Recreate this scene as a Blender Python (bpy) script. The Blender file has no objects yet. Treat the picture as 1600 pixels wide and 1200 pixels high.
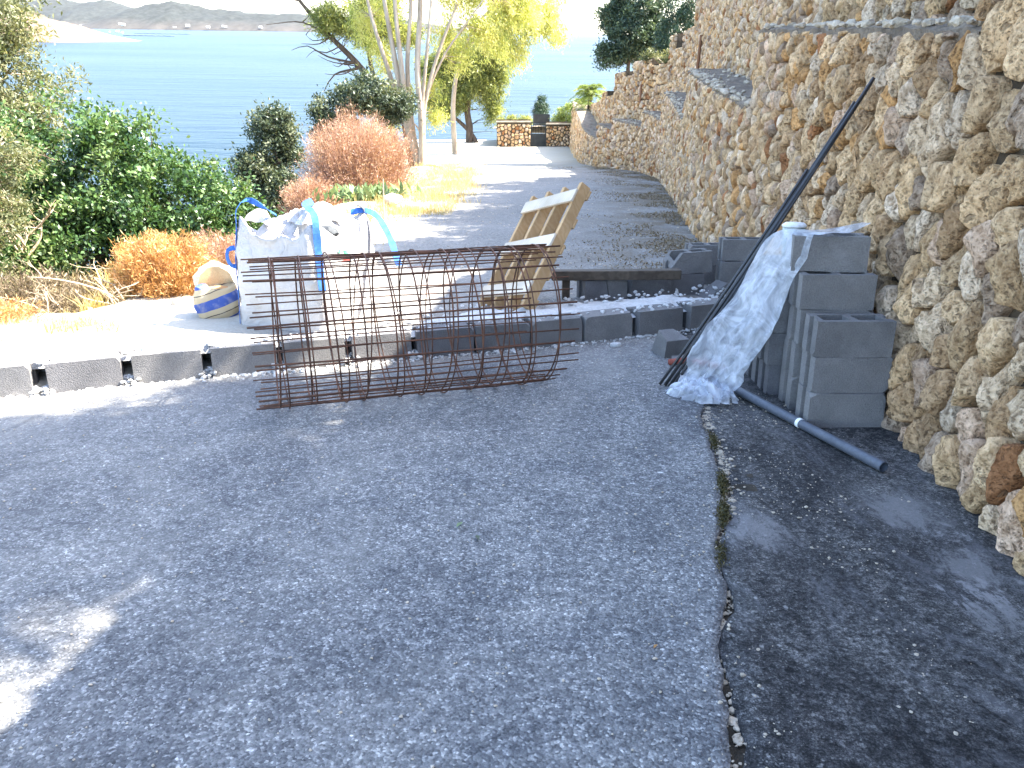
import bpy, bmesh, math, random
import numpy as np
from mathutils import Matrix, Vector, noise as mnoise

R = math.radians
random.seed(7)
rng = np.random.default_rng(7)
SC = bpy.context.scene
COL = SC.collection

# ------------------------------------------------------------------ camera, sky, sun, exposure
# Everything near is laid out on the plane of the sloping road (x right, y along the road, z off the road);
# SLOPE turns that plane into the real world, where the road falls about 6 degrees towards the sea.
FOCAL = 1240.0
cam_road = Matrix.Rotation(R(90 - 18.0), 4, 'X')
cam_world = Matrix.Rotation(R(90 - 23.9), 4, 'X') @ Matrix.Rotation(R(0.85), 4, 'Z')
SLOPE = cam_world @ cam_road.inverted()
camd = bpy.data.cameras.new('camera')
camd.sensor_width = 36.0
camd.lens = 36.0 * FOCAL / 1600.0
camd.clip_start = 0.05
camd.clip_end = 20000
cam = bpy.data.objects.new('camera', camd)
COL.objects.link(cam)
cam.matrix_basis = Matrix.Translation(SLOPE @ Vector((0, 0, 1.6))) @ cam_world
SC.camera = cam

SUN_EL, SUN_AZ = R(50), R(13)          # azimuth measured from +x towards +y
sdir = Vector((math.cos(SUN_AZ) * math.cos(SUN_EL), math.sin(SUN_AZ) * math.cos(SUN_EL), math.sin(SUN_EL)))
w = bpy.data.worlds.new('World')
SC.world = w
w.use_nodes = True
wn = w.node_tree
bg = wn.nodes['Background']
sky = wn.nodes.new('ShaderNodeTexSky')
sky.sky_type = 'NISHITA'
sky.sun_disc = False
sky.sun_elevation = SUN_EL
sky.sun_rotation = math.atan2(sdir.x, sdir.y)
sky.dust_density = 1.5
sky.air_density = 1.0
wn.links.new(sky.outputs[0], bg.inputs[0])
bg.inputs[1].default_value = 0.15
sl = bpy.data.lights.new('sun', 'SUN')
sl.energy = 5.0
sl.angle = R(0.55)
sl.color = (1.0, 0.95, 0.86)
so = bpy.data.objects.new('sun', sl)
COL.objects.link(so)
so.rotation_euler = sdir.to_track_quat('Z', 'Y').to_euler()
so.location = (20, 10, 40)
SC.view_settings.view_transform = 'Standard'
SC.view_settings.look = 'None'
SC.view_settings.exposure = 2.84
SC.view_settings.gamma = 1.0
SC.view_settings.use_curve_mapping = False
SC.render.engine = 'CYCLES'
cy = SC.cycles
cy.use_denoising = True
cy.max_bounces = 6
cy.diffuse_bounces = 3
cy.glossy_bounces = 2
cy.transmission_bounces = 4
cy.transparent_max_bounces = 8
cy.volume_bounces = 0
cy.caustics_reflective = False
cy.caustics_refractive = False

# ------------------------------------------------------------------ helpers
WORLDOBJ = set()

def tag(o, label=None, cat=None, group=None, kind=None):
    if label: o['label'] = label
    if cat: o['category'] = cat
    if group: o['group'] = group
    if kind: o['kind'] = kind
    return o

def empty(name, loc=(0, 0, 0), rot=(0, 0, 0), **k):
    o = bpy.data.objects.new(name, None)
    o.empty_display_size = 0.1
    COL.objects.link(o)
    o.location = loc
    o.rotation_euler = rot
    tag(o, **k)
    return o

def link(name, me, parent=None, loc=None, rot=None, **k):
    o = bpy.data.objects.new(name, me)
    COL.objects.link(o)
    if parent: o.parent = parent
    if loc is not None: o.location = loc
    if rot is not None: o.rotation_euler = rot
    tag(o, **k)
    return o

def np_mesh(name, V, F, mat=None, smooth=False, tint=None):
    """V (n,3); F (m,3) or (m,4)"""
    V = np.asarray(V, dtype=np.float32)
    F = np.asarray(F, dtype=np.int32)
    me = bpy.data.meshes.new(name)
    me.vertices.add(len(V))
    me.vertices.foreach_set('co', V.ravel())
    k = F.shape[1]
    me.loops.add(F.size)
    me.loops.foreach_set('vertex_index', F.ravel())
    me.polygons.add(len(F))
    me.polygons.foreach_set('loop_start', np.arange(0, F.size, k, dtype=np.int32))
    me.polygons.foreach_set('use_smooth', np.full(len(F), smooth))
    if tint is not None:
        a = me.color_attributes.new('tint', 'FLOAT_COLOR', 'POINT')
        t = np.asarray(tint, dtype=np.float32)
        if t.ndim == 1: t = np.stack([t, t, t], 1)
        a.data.foreach_set('color', np.concatenate([t, np.ones((len(t), 1), np.float32)], 1).ravel())
    me.update(calc_edges=True)
    if mat: me.materials.append(mat)
    return me

class MB:
    """collects faces of one mesh"""
    def __init__(s): s.v = []; s.f = []
    def quad(s, a, b, c, d):
        i = len(s.v); s.v += [a, b, c, d]; s.f.append((i, i + 1, i + 2, i + 3))
    def box(s, c, d, rot=None):
        i = len(s.v)
        for x in (-.5, .5):
            for y in (-.5, .5):
                for z in (-.5, .5):
                    p = Vector((x * d[0], y * d[1], z * d[2]))
                    if rot is not None: p = rot @ p
                    s.v.append(tuple(p + Vector(c)))
        for q in ((0, 1, 3, 2), (4, 6, 7, 5), (0, 4, 5, 1), (2, 3, 7, 6), (0, 2, 6, 4), (1, 5, 7, 3)):
            s.f.append(tuple(i + k for k in q))
    def beam(s, a, b, wid, thk, up=(0, 0, 1)):
        a = Vector(a); b = Vector(b); x = (b - a); L = x.length; x.normalize()
        y = Vector(up).cross(x).normalized(); z = x.cross(y)
        s.box((a + b) / 2, (L, wid, thk), Matrix((x, y, z)).transposed())
    def tube(s, pts, rad, n=6, cap=True):
        pts = [Vector(p) for p in pts]
        if not hasattr(rad, '__len__'): rad = [rad] * len(pts)
        base = len(s.v); prev = None
        for k, p in enumerate(pts):
            t = (pts[min(k + 1, len(pts) - 1)] - pts[max(k - 1, 0)])
            if t.length < 1e-9: t = Vector((0, 0, 1))
            t.normalize()
            ref = Vector((0, 0, 1)) if abs(t.z) < .9 else Vector((1, 0, 0))
            if prev is None: u = t.cross(ref).normalized()
            else:
                u = prev - t * prev.dot(t)
                u = u.normalized() if u.length > 1e-6 else t.cross(ref).normalized()
            prev = u; v = t.cross(u)
            for j in range(n):
                a = math.tau * j / n
                s.v.append(tuple(p + (u * math.cos(a) + v * math.sin(a)) * rad[k]))
        for k in range(len(pts) - 1):
            for j in range(n):
                a = base + k * n + j; b = base + k * n + (j + 1) % n
                s.f.append((a, b, b + n, a + n))
        if cap:
            s.f.append(tuple(base + j for j in reversed(range(n))))
            e = base + (len(pts) - 1) * n
            s.f.append(tuple(e + j for j in range(n)))
    def mesh(s, name, mat=None, smooth=False, bevel=0):
        me = bpy.data.meshes.new(name)
        me.from_pydata([tuple(v) for v in s.v], [], s.f)
        if bevel:
            bm = bmesh.new(); bm.from_mesh(me)
            bmesh.ops.remove_doubles(bm, verts=bm.verts, dist=1e-5)
            es = [e for e in bm.edges if len(e.link_faces) == 2 and e.calc_face_angle(0) > .5]
            bmesh.ops.bevel(bm, geom=es, offset=bevel, segments=1, affect='EDGES', clamp_overlap=True)
            bm.to_mesh(me); bm.free()
        me.update()
        for p in me.polygons: p.use_smooth = smooth
        if mat: me.materials.append(mat)
        return me

def fbm(p, s=1.0, o=3):
    return mnoise.fractal(Vector(p) * s, 1.0, 2.0, o, noise_basis='PERLIN_ORIGINAL')

# ------------------------------------------------------------------ materials
class NT:
    def __init__(s, name, disp=False):
        s.m = bpy.data.materials.new(name); s.m.use_nodes = True
        s.t = s.m.node_tree
        s.p = s.t.nodes['Principled BSDF']; s.out = s.t.nodes['Material Output']
        s._oc = None
    def n(s, typ, **k):
        x = s.t.nodes.new('ShaderNode' + typ)
        for a, b in k.items():
            if a.startswith('i_'):
                key = a[2:]
                key = int(key) if key.isdigit() else key
                s.set(x.inputs[key], b)
            else: setattr(x, a, b)
        return x
    def set(s, inp, v):
        if isinstance(v, bpy.types.NodeSocket): s.t.links.new(v, inp)
        else: inp.default_value = v
    def oc(s):
        if s._oc is None: s._oc = s.n('TexCoord').outputs['Object']
        return s._oc
    def world(s):
        return s.n('NewGeometry').outputs['Position']
    def mapped(s, vec, scale):
        x = s.n('Mapping'); s.set(x.inputs[0], vec); x.inputs['Scale'].default_value = scale
        return x.outputs[0]
    def noise(s, scale, detail=4, rough=.55, vec=None, dist=0):
        x = s.n('TexNoise'); s.set(x.inputs['Vector'], vec or s.oc())
        x.inputs['Scale'].default_value = scale; x.inputs['Detail'].default_value = detail
        x.inputs['Roughness'].default_value = rough; x.inputs['Distortion'].default_value = dist
        return x
    def vor(s, scale, vec=None, feature='F1', rand=1.0):
        x = s.n('TexVoronoi'); x.feature = feature; s.set(x.inputs['Vector'], vec or s.oc())
        x.inputs['Scale'].default_value = scale; x.inputs['Randomness'].default_value = rand
        return x
    def ramp(s, fac, stops, interp='LINEAR'):
        x = s.n('ValToRGB'); s.set(x.inputs[0], fac); e = x.color_ramp; e.interpolation = interp
        while len(e.elements) < len(stops): e.elements.new(.5)
        for el, (p, c) in zip(e.elements, stops):
            el.position = p; el.color = c if len(c) == 4 else (*c, 1)
        return x.outputs[0]
    def mix(s, fac, a, b, mode='MIX'):
        x = s.n('Mix'); x.data_type = 'RGBA'; x.blend_type = mode
        s.set(x.inputs[0], fac); 
        for i, v in ((6, a), (7, b)):
            if isinstance(v, tuple) and len(v) == 3: v = (*v, 1)
            s.set(x.inputs[i], v)
        return x.outputs[2]
    def math(s, op, a, b=0.0, c=None):
        x = s.n('Math'); x.operation = op; s.set(x.inputs[0], a); s.set(x.inputs[1], b)
        if c is not None: s.set(x.inputs[2], c)
        return x.outputs[0]
    def maprange(s, v, a, b, c=0., d=1.):
        x = s.n('MapRange'); s.set(x.inputs[0], v)
        for i, q in enumerate((a, b, c, d)): x.inputs[i + 1].default_value = q
        return x.outputs[0]
    def bump(s, h, strength=.5, dist=.01, nrm=None):
        x = s.n('Bump'); s.set(x.inputs['Height'], h); x.inputs['Strength'].default_value = strength
        x.inputs['Distance'].default_value = dist
        if nrm is not None: s.set(x.inputs['Normal'], nrm)
        return x.outputs[0]
    def attr(s, name='tint'):
        x = s.n('Attribute'); x.attribute_name = name; return x
    def fin(s, col=None, rough=None, nrm=None, spec=None):
        if col is not None:
            if isinstance(col, tuple) and len(col) == 3: col = (*col, 1)
            s.set(s.p.inputs['Base Color'], col)
        if rough is not None: s.set(s.p.inputs['Roughness'], rough)
        if nrm is not None: s.set(s.p.inputs['Normal'], nrm)
        if spec is not None: s.set(s.p.inputs['Specular IOR Level'], spec)
        return s.m

def m_asphalt():
    t = NT('asphalt')
    big = t.noise(.45, 6, .62, dist=.5); mid = t.noise(3.4, 6, .68, dist=.4); fine = t.noise(85, 4, .75); clump = t.noise(24, 4, .7)
    ag = t.vor(125); ag2 = t.vor(58)
    c = t.ramp(t.n('SeparateColor', i_0=ag.outputs['Color']).outputs[0],
               [(0, (.052, .052, .056)), (.45, (.115, .115, .119)), (.8, (.195, .194, .19)), (1, (.42, .41, .385))])
    c2 = t.ramp(t.n('SeparateColor', i_0=ag2.outputs['Color']).outputs[1], [(0, (.82,) * 3), (.8, (1,) * 3), (.965, (1.1,) * 3), (1, (1.9,) * 3)])
    c = t.mix(1, c, c2, 'MULTIPLY')
    c = t.mix(t.maprange(fine.outputs[0], .42, .62, 0, .8), c, (.145, .145, .143))
    c = t.mix(1, c, t.ramp(clump.outputs[0], [(.40, (.74, .74, .75)), (.60, (1.28, 1.28, 1.27))]), 'MULTIPLY')
    c = t.mix(1, c, t.ramp(big.outputs[0], [(.36, (.74, .75, .78)), (.64, (1.28, 1.26, 1.22))]), 'MULTIPLY')
    c = t.mix(1, c, t.ramp(mid.outputs[0], [(.38, (.82, .83, .85)), (.62, (1.19, 1.18, 1.16))]), 'MULTIPLY')
    # cement dust trodden in from the building work, thickest by the row of blocks and to the left
    dust = t.noise(1.1, 7, .68, dist=1.0)
    at = t.n('SeparateColor', i_0=t.attr('tint').outputs['Color']).outputs[0]
    dm = t.math('ADD', t.maprange(dust.outputs[0], .48, .78, 0, .3), t.math('MULTIPLY', at, t.maprange(dust.outputs[0], .3, .7, .1, .75)))
    c = t.mix(dm, c, (.29, .275, .245))
    # old drips and damp stains
    st = t.noise(2.0, 3, .5, t.mapped(t.oc(), (1.6, .5, 1)), dist=2.2)
    c = t.mix(t.maprange(st.outputs[0], .62, .78, 0, .45), c, (.055, .056, .06))
    h = t.math('ADD', t.math('MULTIPLY', ag.outputs['Distance'], -1.0), t.math('MULTIPLY', fine.outputs[0], .8))
    return t.fin(c, .85, t.bump(h, .6, .006), .3)

def m_apron():
    t = NT('weathered_concrete')
    sv = t.mapped(t.oc(), (1.0, .45, 1.0))
    big = t.noise(1.5, 7, .7, sv, dist=.8); mid = t.noise(8, 7, .75, sv, dist=.5); fine = t.noise(60, 5, .78); cl = t.noise(26, 5, .72)
    c = t.ramp(big.outputs[0], [(.32, (.017, .016, .017)), (.5, (.04, .0385, .038)), (.62, (.075, .072, .069)), (.75, (.125, .12, .112))])
    c = t.mix(1, c, t.ramp(mid.outputs[0], [(.3, (.5, .5, .52)), (.5, (1, 1, 1)), (.72, (2.0, 1.96, 1.9))]), 'MULTIPLY')
    c = t.mix(1, c, t.ramp(cl.outputs[0], [(.38, (.5, .5, .5)), (.62, (1.6, 1.6, 1.6))]), 'MULTIPLY')
    c = t.mix(1, c, t.ramp(fine.outputs[0], [(.40, (.42, .42, .43)), (.52, (1, 1, 1)), (.62, (2.0, 1.98, 1.95))]), 'MULTIPLY')
    g3 = t.noise(150, 3, .8)
    c = t.mix(1, c, t.ramp(g3.outputs[0], [(.40, (.5, .5, .5)), (.60, (1.75, 1.75, 1.73))]), 'MULTIPLY')
    # worn aggregate showing pale, mostly beside the crack
    at = t.n('SeparateColor', i_0=t.attr('tint').outputs['Color']).outputs[0]
    wv = t.n('VectorMath', operation='ADD'); t.set(wv.inputs[0], t.oc())
    wob = t.n('VectorMath', operation='SCALE'); t.set(wob.inputs[0], t.noise(45, 2, .5).outputs['Color']); wob.inputs[3].default_value = .02; t.set(wv.inputs[1], wob.outputs[0])
    for sc, th, sz, k in ((34, .80, .30, .75), (70, .72, .36, .6), (130, .66, .4, .45)):
        ag = t.vor(sc, wv.outputs[0])
        col_ = t.n('SeparateColor', i_0=ag.outputs['Color'])
        sp_ = t.math('MULTIPLY', t.math('GREATER_THAN', col_.outputs[0], th), t.maprange(ag.outputs['Distance'], sz, sz * .7))
        sp_ = t.math('MULTIPLY', sp_, t.math('MULTIPLY', t.maprange(cl.outputs[0], .38, .56), t.math('ADD', t.math('MULTIPLY', at, .75), .3)))
        c = t.mix(t.math('MULTIPLY', sp_, k), c, t.mix(col_.outputs[1], (.19, .18, .17), (.36, .345, .32)))
    lime = t.noise(2.4, 8, .78, sv, dist=1.6)
    c = t.mix(t.maprange(lime.outputs[0], .53, .68, 0, .6), c, (.15, .146, .152))
    # lime wash spilled along the foot of the wall
    for (x, y, r) in ((1.72, 3.15, .20), (1.76, 2.68, .17), (1.72, 2.4, .10), (1.02, 3.0, .15)):
        d = t.n('VectorMath', operation='DISTANCE'); t.set(d.inputs[0], t.mapped(t.oc(), (1, .7, 1))); d.inputs[1].default_value = (x, y * .7, 0)
        dd = t.math('ADD', d.outputs['Value'], t.math('MULTIPLY', t.math('SUBTRACT', mid.outputs[0], .5), 1.0))
        dd = t.math('ADD', dd, t.math('MULTIPLY', t.math('SUBTRACT', cl.outputs[0], .5), .5))
        dd = t.math('ADD', dd, t.math('MULTIPLY', t.math('SUBTRACT', fine.outputs[0], .5), .35))
        c = t.mix(t.maprange(dd, r, r * .2, 0, .42), c, (.33, .315, .31))
    h = t.math('ADD', t.math('MULTIPLY', cl.outputs[0], 1.0), t.math('MULTIPLY', fine.outputs[0], .6))
    return t.fin(c, .9, t.bump(h, .7, .012), .25)

def m_track():
    t = NT('gravel_track')
    big = t.noise(.35, 5, .6, dist=.4); mid = t.noise(3.2, 6, .65); ag = t.vor(60); fine = t.noise(40, 4, .7)
    c = t.ramp(big.outputs[0], [(.3, (.14, .13, .115)), (.6, (.205, .19, .17)), (.8, (.28, .26, .22))])
    c = t.mix(1, c, t.ramp(mid.outputs[0], [(.3, (.8, .79, .78)), (.7, (1.2, 1.2, 1.2))]), 'MULTIPLY')
    c = t.mix(.35, c, t.ramp(t.n('SeparateColor', i_0=ag.outputs['Color']).outputs[0], [(0, (.1, .1, .1)), (1, (.5, .48, .45))]))
    # brown leaf litter that has gathered towards the wall side
    a = t.attr('tint')
    lit = t.math('MULTIPLY', t.n('SeparateColor', i_0=a.outputs['Color']).outputs[0], t.maprange(t.noise(.8, 6, .7, dist=.8).outputs[0], .4, .56))
    c = t.mix(t.math('MULTIPLY', lit, .8), c, t.mix(fine.outputs[0], (.06, .042, .025), (.2, .15, .09)))
    sand = t.n('SeparateColor', i_0=a.outputs['Color']).outputs[1]
    c = t.mix(t.math('MULTIPLY', sand, .8), c, (.46, .42, .34))
    h = t.math('ADD', fine.outputs[0], mid.outputs[0])
    return t.fin(c, .95, t.bump(h, .5, .02), .2)

def m_soil():
    t = NT('dry_soil')
    big = t.noise(.5, 5, .6); mid = t.noise(4, 6, .65); fine = t.noise(45, 4, .7)
    c = t.ramp(big.outputs[0], [(.3, (.26, .20, .13)), (.55, (.40, .34, .25)), (.75, (.5, .45, .36))])
    c = t.mix(1, c, t.ramp(mid.outputs[0], [(.3, (.7, .68, .64)), (.7, (1.15, 1.13, 1.1))]), 'MULTIPLY')
    c = t.mix(t.maprange(fine.outputs[0], .5, .7, 0, .5), c, (.2, .15, .1))
    return t.fin(c, .95, t.bump(t.math('ADD', fine.outputs[0], mid.outputs[0]), .7, .03), .2)

def m_stone():
    t = NT('rough_limestone')
    a = t.attr('tint').outputs['Color']
    n1 = t.noise(9, 6, .68); n2 = t.noise(38, 5, .7); n3 = t.noise(120, 3, .7)
    c = t.mix(1, a, t.ramp(n1.outputs[0], [(.34, (.62, .55, .47)), (.5, (1.03, 1.0, .97)), (.66, (1.28, 1.28, 1.28))]), 'MULTIPLY')
    c = t.mix(1, c, t.ramp(n2.outputs[0], [(.3, (.74, .70, .66)), (.6, (1.08, 1.08, 1.07))]), 'MULTIPLY')
    rust = t.noise(4.2, 4, .6, dist=.5)
    c = t.mix(t.maprange(rust.outputs[0], .6, .8, 0, .55), c, (.36, .19, .085))
    zone = t.maprange(t.noise(5, 3, .55).outputs[0], .38, .6, .25, 1)
    p1 = t.maprange(t.noise(30, 4, .62, dist=.7).outputs[0], .40, .33); p2 = t.maprange(t.noise(75, 3, .6, dist=.5).outputs[0], .40, .33)
    pp = t.math('MULTIPLY', t.math('MAXIMUM', p1, t.math('MULTIPLY', p2, .75)), zone)
    c = t.mix(t.math('MULTIPLY', pp, .55), c, (.16, .105, .06))
    vein = t.noise(3.2, 5, .65, dist=.6)
    c = t.mix(t.maprange(vein.outputs[0], .6, .76, 0, .4), c, (.30, .235, .185))
    h = t.math('ADD', t.math('MULTIPLY', n1.outputs[0], 1.3), t.math('MULTIPLY', n2.outputs[0], .7))
    h = t.math('ADD', h, t.math('MULTIPLY', n3.outputs[0], .25))
    h = t.math('SUBTRACT', h, t.math('MULTIPLY', pp, .8))
    return t.fin(c, .92, t.bump(h, 1.0, .04), .2)

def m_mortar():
    t = NT('shade_dark_mortar')
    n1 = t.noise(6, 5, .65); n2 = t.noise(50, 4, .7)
    c = t.ramp(n1.outputs[0], [(.3, (.035, .026, .017)), (.7, (.115, .088, .06))])  # shadow of the deep joints is put into this dark mortar colour
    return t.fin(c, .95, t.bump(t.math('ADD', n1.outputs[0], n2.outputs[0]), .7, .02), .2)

def m_rough(name, c0, c1, scale=5., fine=60., bump=.4, dist=.006, rough=.9, spec=.25):
    t = NT(name)
    n1 = t.noise(scale, 5, .62); n2 = t.noise(fine, 4, .7)
    c = t.ramp(n1.outputs[0], [(.28, c0), (.72, c1)])
    c = t.mix(1, c, t.ramp(n2.outputs[0], [(.3, (.8, .8, .8)), (.7, (1.18, 1.18, 1.18))]), 'MULTIPLY')
    return t.fin(c, rough, t.bump(t.math('ADD', t.math('MULTIPLY', n1.outputs[0], .6), n2.outputs[0]), bump, dist), spec)

def m_block():
    t = NT('grey_concrete_block')
    rnd = t.n('ObjectInfo').outputs['Random']
    off = t.n('VectorMath', operation='ADD'); t.set(off.inputs[0], t.oc())
    comb = t.n('CombineXYZ'); t.set(comb.inputs[0], t.math('MULTIPLY', rnd, 37.0)); t.set(comb.inputs[1], t.math('MULTIPLY', rnd, 11.0)); t.set(off.inputs[1], comb.outputs[0])
    v = off.outputs[0]
    n1 = t.noise(5, 5, .62, v); n2 = t.noise(120, 4, .75, v); ag = t.vor(150, v)
    c = t.ramp(n1.outputs[0], [(.28, (.142, .137, .135)), (.72, (.212, .204, .2))])
    c = t.mix(1, c, t.ramp(n2.outputs[0], [(.3, (.76, .76, .76)), (.7, (1.2, 1.2, 1.2))]), 'MULTIPLY')
    c = t.mix(1, c, t.ramp(rnd, [(0, (.82, .82, .85)), (.5, (1, .99, .97)), (1, (1.2, 1.18, 1.14))]), 'MULTIPLY')
    st = t.noise(2.2, 6, .7, v, dist=.8)
    c = t.mix(t.maprange(st.outputs[0], .58, .75, 0, .5), c, (.31, .30, .295))
    h = t.math('ADD', n2.outputs[0], t.math('MULTIPLY', ag.outputs['Distance'], -.8))
    h = t.math('ADD', h, t.math('MULTIPLY', t.noise(30, 5, .7, v).outputs[0], .8))
    return t.fin(c, .93, t.bump(h, .7, .007), .2)

def m_leaf(name, cols, trans=.35, rough=.5):
    """cols: ramp colours indexed by the per-leaf tint (species colour variation)"""
    t = NT(name)
    a = t.n('SeparateColor', i_0=t.attr('tint').outputs['Color']).outputs[0]
    c = t.ramp(a, [(i / (len(cols) - 1), q) for i, q in enumerate(cols)])
    t.fin(c, rough, None, .4)
    tr = t.n('BsdfTranslucent'); t.set(tr.inputs[0], t.mix(1, c, (1.25, 1.2, .75), 'MULTIPLY'))
    ms = t.n('MixShader'); ms.inputs[0].default_value = trans
    t.t.links.new(t.p.outputs[0], ms.inputs[1]); t.t.links.new(tr.outputs[0], ms.inputs[2])
    t.t.links.new(ms.outputs[0], t.out.inputs[0])
    return t.m

def m_bark(name, c0, c1, scale=8):
    t = NT(name)
    v = t.mapped(t.oc(), (1, 1, .25))
    n1 = t.noise(scale, 6, .65, v); n2 = t.noise(scale * 6, 4, .7, v)
    c = t.ramp(n1.outputs[0], [(.3, c0), (.7, c1)])
    return t.fin(c, .9, t.bump(t.math('ADD', n1.outputs[0], n2.outputs[0]), .7, .02), .2)

def m_wood(name, c0, c1):
    t = NT(name)
    rnd = t.n('ObjectInfo').outputs['Random']
    v = t.mapped(t.oc(), (2.2, 2.2, 2.2))
    off = t.n('VectorMath', operation='ADD'); t.set(off.inputs[0], v)
    comb = t.n('CombineXYZ'); t.set(comb.inputs[1], t.math('MULTIPLY', rnd, 23.0)); t.set(off.inputs[1], comb.outputs[0])
    n0 = t.noise(1.4, 2, .5, off.outputs[0])
    w_ = t.n('TexWave'); t.set(w_.inputs['Vector'], off.outputs[0]); w_.inputs['Scale'].default_value = 5; w_.inputs['Distortion'].default_value = 9; w_.inputs['Detail'].default_value = 3; w_.bands_direction = 'Y'
    n2 = t.noise(40, 4, .7)
    c = t.mix(t.math('MULTIPLY', w_.outputs[1], .35), c0, c1)
    c = t.mix(1, c, t.ramp(n0.outputs[0], [(.3, (.75, .74, .72)), (.7, (1.15, 1.15, 1.15))]), 'MULTIPLY')
    return t.fin(c, .75, t.bump(t.math('ADD', w_.outputs[1], n2.outputs[0]), .25, .004), .25)

M = {}
M['asphalt'] = m_asphalt(); M['apron'] = m_apron(); M['track'] = m_track(); M['soil'] = m_soil()
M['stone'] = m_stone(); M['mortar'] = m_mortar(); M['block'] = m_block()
M['coping'] = m_rough('weathered_coping', (.16, .125, .095), (.36, .29, .215), 4, 40, 1.0, .06)
M['cement'] = m_rough('pale_cement', (.40, .39, .375), (.62, .61, .59), 6, 50, .8, .02)
M['pale_rock'] = m_rough('pale_rock', (.36, .30, .225), (.60, .51, .39), 4, 40, .8, .03)
M['crackdirt'] = m_rough('crack_dirt', (.02, .017, .013), (.09, .072, .05), 9, 60, .8, .02)
M['rust'] = m_rough('rusty_steel', (.045, .024, .018), (.17, .07, .035), 14, 90, .4, .002, .75, .4)
M['black'] = m_rough('black_steel', (.010, .010, .012), (.032, .031, .033), 6, 60, .3, .002, .42, .5)
M['pipe'] = m_rough('blue_grey_plastic_pipe', (.062, .070, .088), (.105, .115, .135), 4, 50, .15, .002, .5, .4)
M['wood'] = m_wood('raw_pine', (.40, .255, .125), (.54, .38, .21))
M['lit_slatwood'] = m_wood('lit_pale_pine', (.50, .43, .34), (.66, .58, .47))  # paler copy of the pine: light falling on the slats is painted in
M['oldwood'] = m_wood('weathered_beam', (.07, .052, .038), (.17, .135, .10))
M['blue'] = m_rough('blue_webbing', (.018, .075, .30), (.05, .16, .46), 20, 200, .4, .002, .8)
M['darkstrap'] = m_rough('dark_webbing', (.035, .04, .045), (.09, .095, .10), 20, 200, .4, .002, .8)
M['tan'] = m_rough('tan_sack_weave', (.36, .27, .15), (.5, .4, .25), 10, 160, .4, .003, .85)
M['sand'] = m_rough('orange_sand', (.33, .17, .07), (.5, .29, .13), 12, 80, .8, .01)
M['redplastic'] = m_rough('dull_red_brick', (.20, .05, .035), (.34, .10, .07), 8, 60, .4, .004)
M['bark_dark'] = m_bark('dark_bark', (.05, .035, .025), (.15, .105, .075))
M['bark_pale'] = m_bark('pale_bark', (.26, .19, .125), (.50, .41, .31), 3)
M['bark_red'] = m_bark('reddish_bark', (.16, .075, .04), (.30, .16, .09), 4)
M['deadwood'] = m_bark('bleached_twigs', (.34, .25, .16), (.60, .49, .35), 12)
M['gate'] = m_rough('black_painted_iron', (.015, .016, .016), (.04, .042, .042), 4, 40, .2, .002, .5)
M['white'] = m_rough('white_paint', (.7, .7, .69), (.82, .82, .8), 3, 30, .1, .002, .5)
M['float'] = m_rough('dark_raft', (.10, .13, .15), (.2, .23, .25), .2, 2, .1, .01)
M['bucket'] = m_rough('pale_green_plastic', (.36, .45, .43), (.5, .58, .55), 4, 40, .1, .002, .45, .5)
M['red_ink'] = m_rough('red_print', (.45, .06, .05), (.55, .1, .08), 6, 50)
M['green_ink'] = m_rough('green_print', (.05, .28, .12), (.08, .36, .16), 6, 50)

L = m_leaf
M['lentisk'] = L('lentisk_leaf', [(.018, .042, .014), (.042, .09, .026), (.085, .15, .045), (.17, .215, .085)], .28, .38)
M['olive'] = L('olive_leaf', [(.05, .065, .028), (.105, .12, .052), (.17, .175, .085), (.26, .245, .13)], .35)
M['darkshrub'] = L('dark_shrub_leaf', [(.022, .035, .022), (.04, .06, .034), (.08, .10, .05), (.13, .14, .075)], .25)
M['eucalypt'] = L('yellow_green_leaf', [(.26, .30, .08), (.42, .44, .12), (.56, .54, .19), (.64, .60, .27)], .5)
M['pine'] = L('feathery_green_leaf', [(.08, .11, .03), (.16, .19, .05), (.26, .28, .08), (.36, .36, .12)], .45)
M['garden'] = L('garden_tree_leaf', [(.022, .042, .03), (.04, .07, .045), (.075, .11, .06), (.12, .16, .08)], .25)
M['palm'] = L('palm_leaf', [(.10, .15, .03), (.18, .23, .05), (.27, .31, .08)], .4)
M['cypress'] = L('cypress_leaf', [(.02, .045, .025), (.035, .07, .04), (.06, .1, .05)], .2)
M['agave'] = L('succulent_leaf', [(.09, .14, .06), (.15, .21, .09), (.22, .28, .12)], .2)
M['rustbush'] = L('rusty_dry_stem', [(.20, .105, .075), (.34, .19, .13), (.45, .28, .20), (.55, .40, .29)], .3)
M['orangebush'] = L('orange_dry_stem', [(.25, .12, .04), (.40, .20, .07), (.52, .29, .11), (.58, .40, .2)], .3)
M['thicket'] = L('thicket_twig', [(.06, .04, .025), (.12, .085, .05), (.22, .165, .095), (.36, .29, .18)], .2)
M['greytwig'] = L('grey_twig', [(.20, .17, .15), (.3, .27, .24), (.4, .37, .33)], .2)
M['grass'] = L('dry_grass_blade', [(.28, .19, .07), (.42, .31, .12), (.55, .43, .2), (.6, .52, .3)], .4)
M['litter'] = L('brown_leaf_litter', [(.13, .095, .06), (.2, .15, .09), (.3, .23, .15)], .1)
M['moss'] = L('moss', [(.03, .03, .012), (.07, .06, .02), (.12, .09, .03)], .15)

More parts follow.
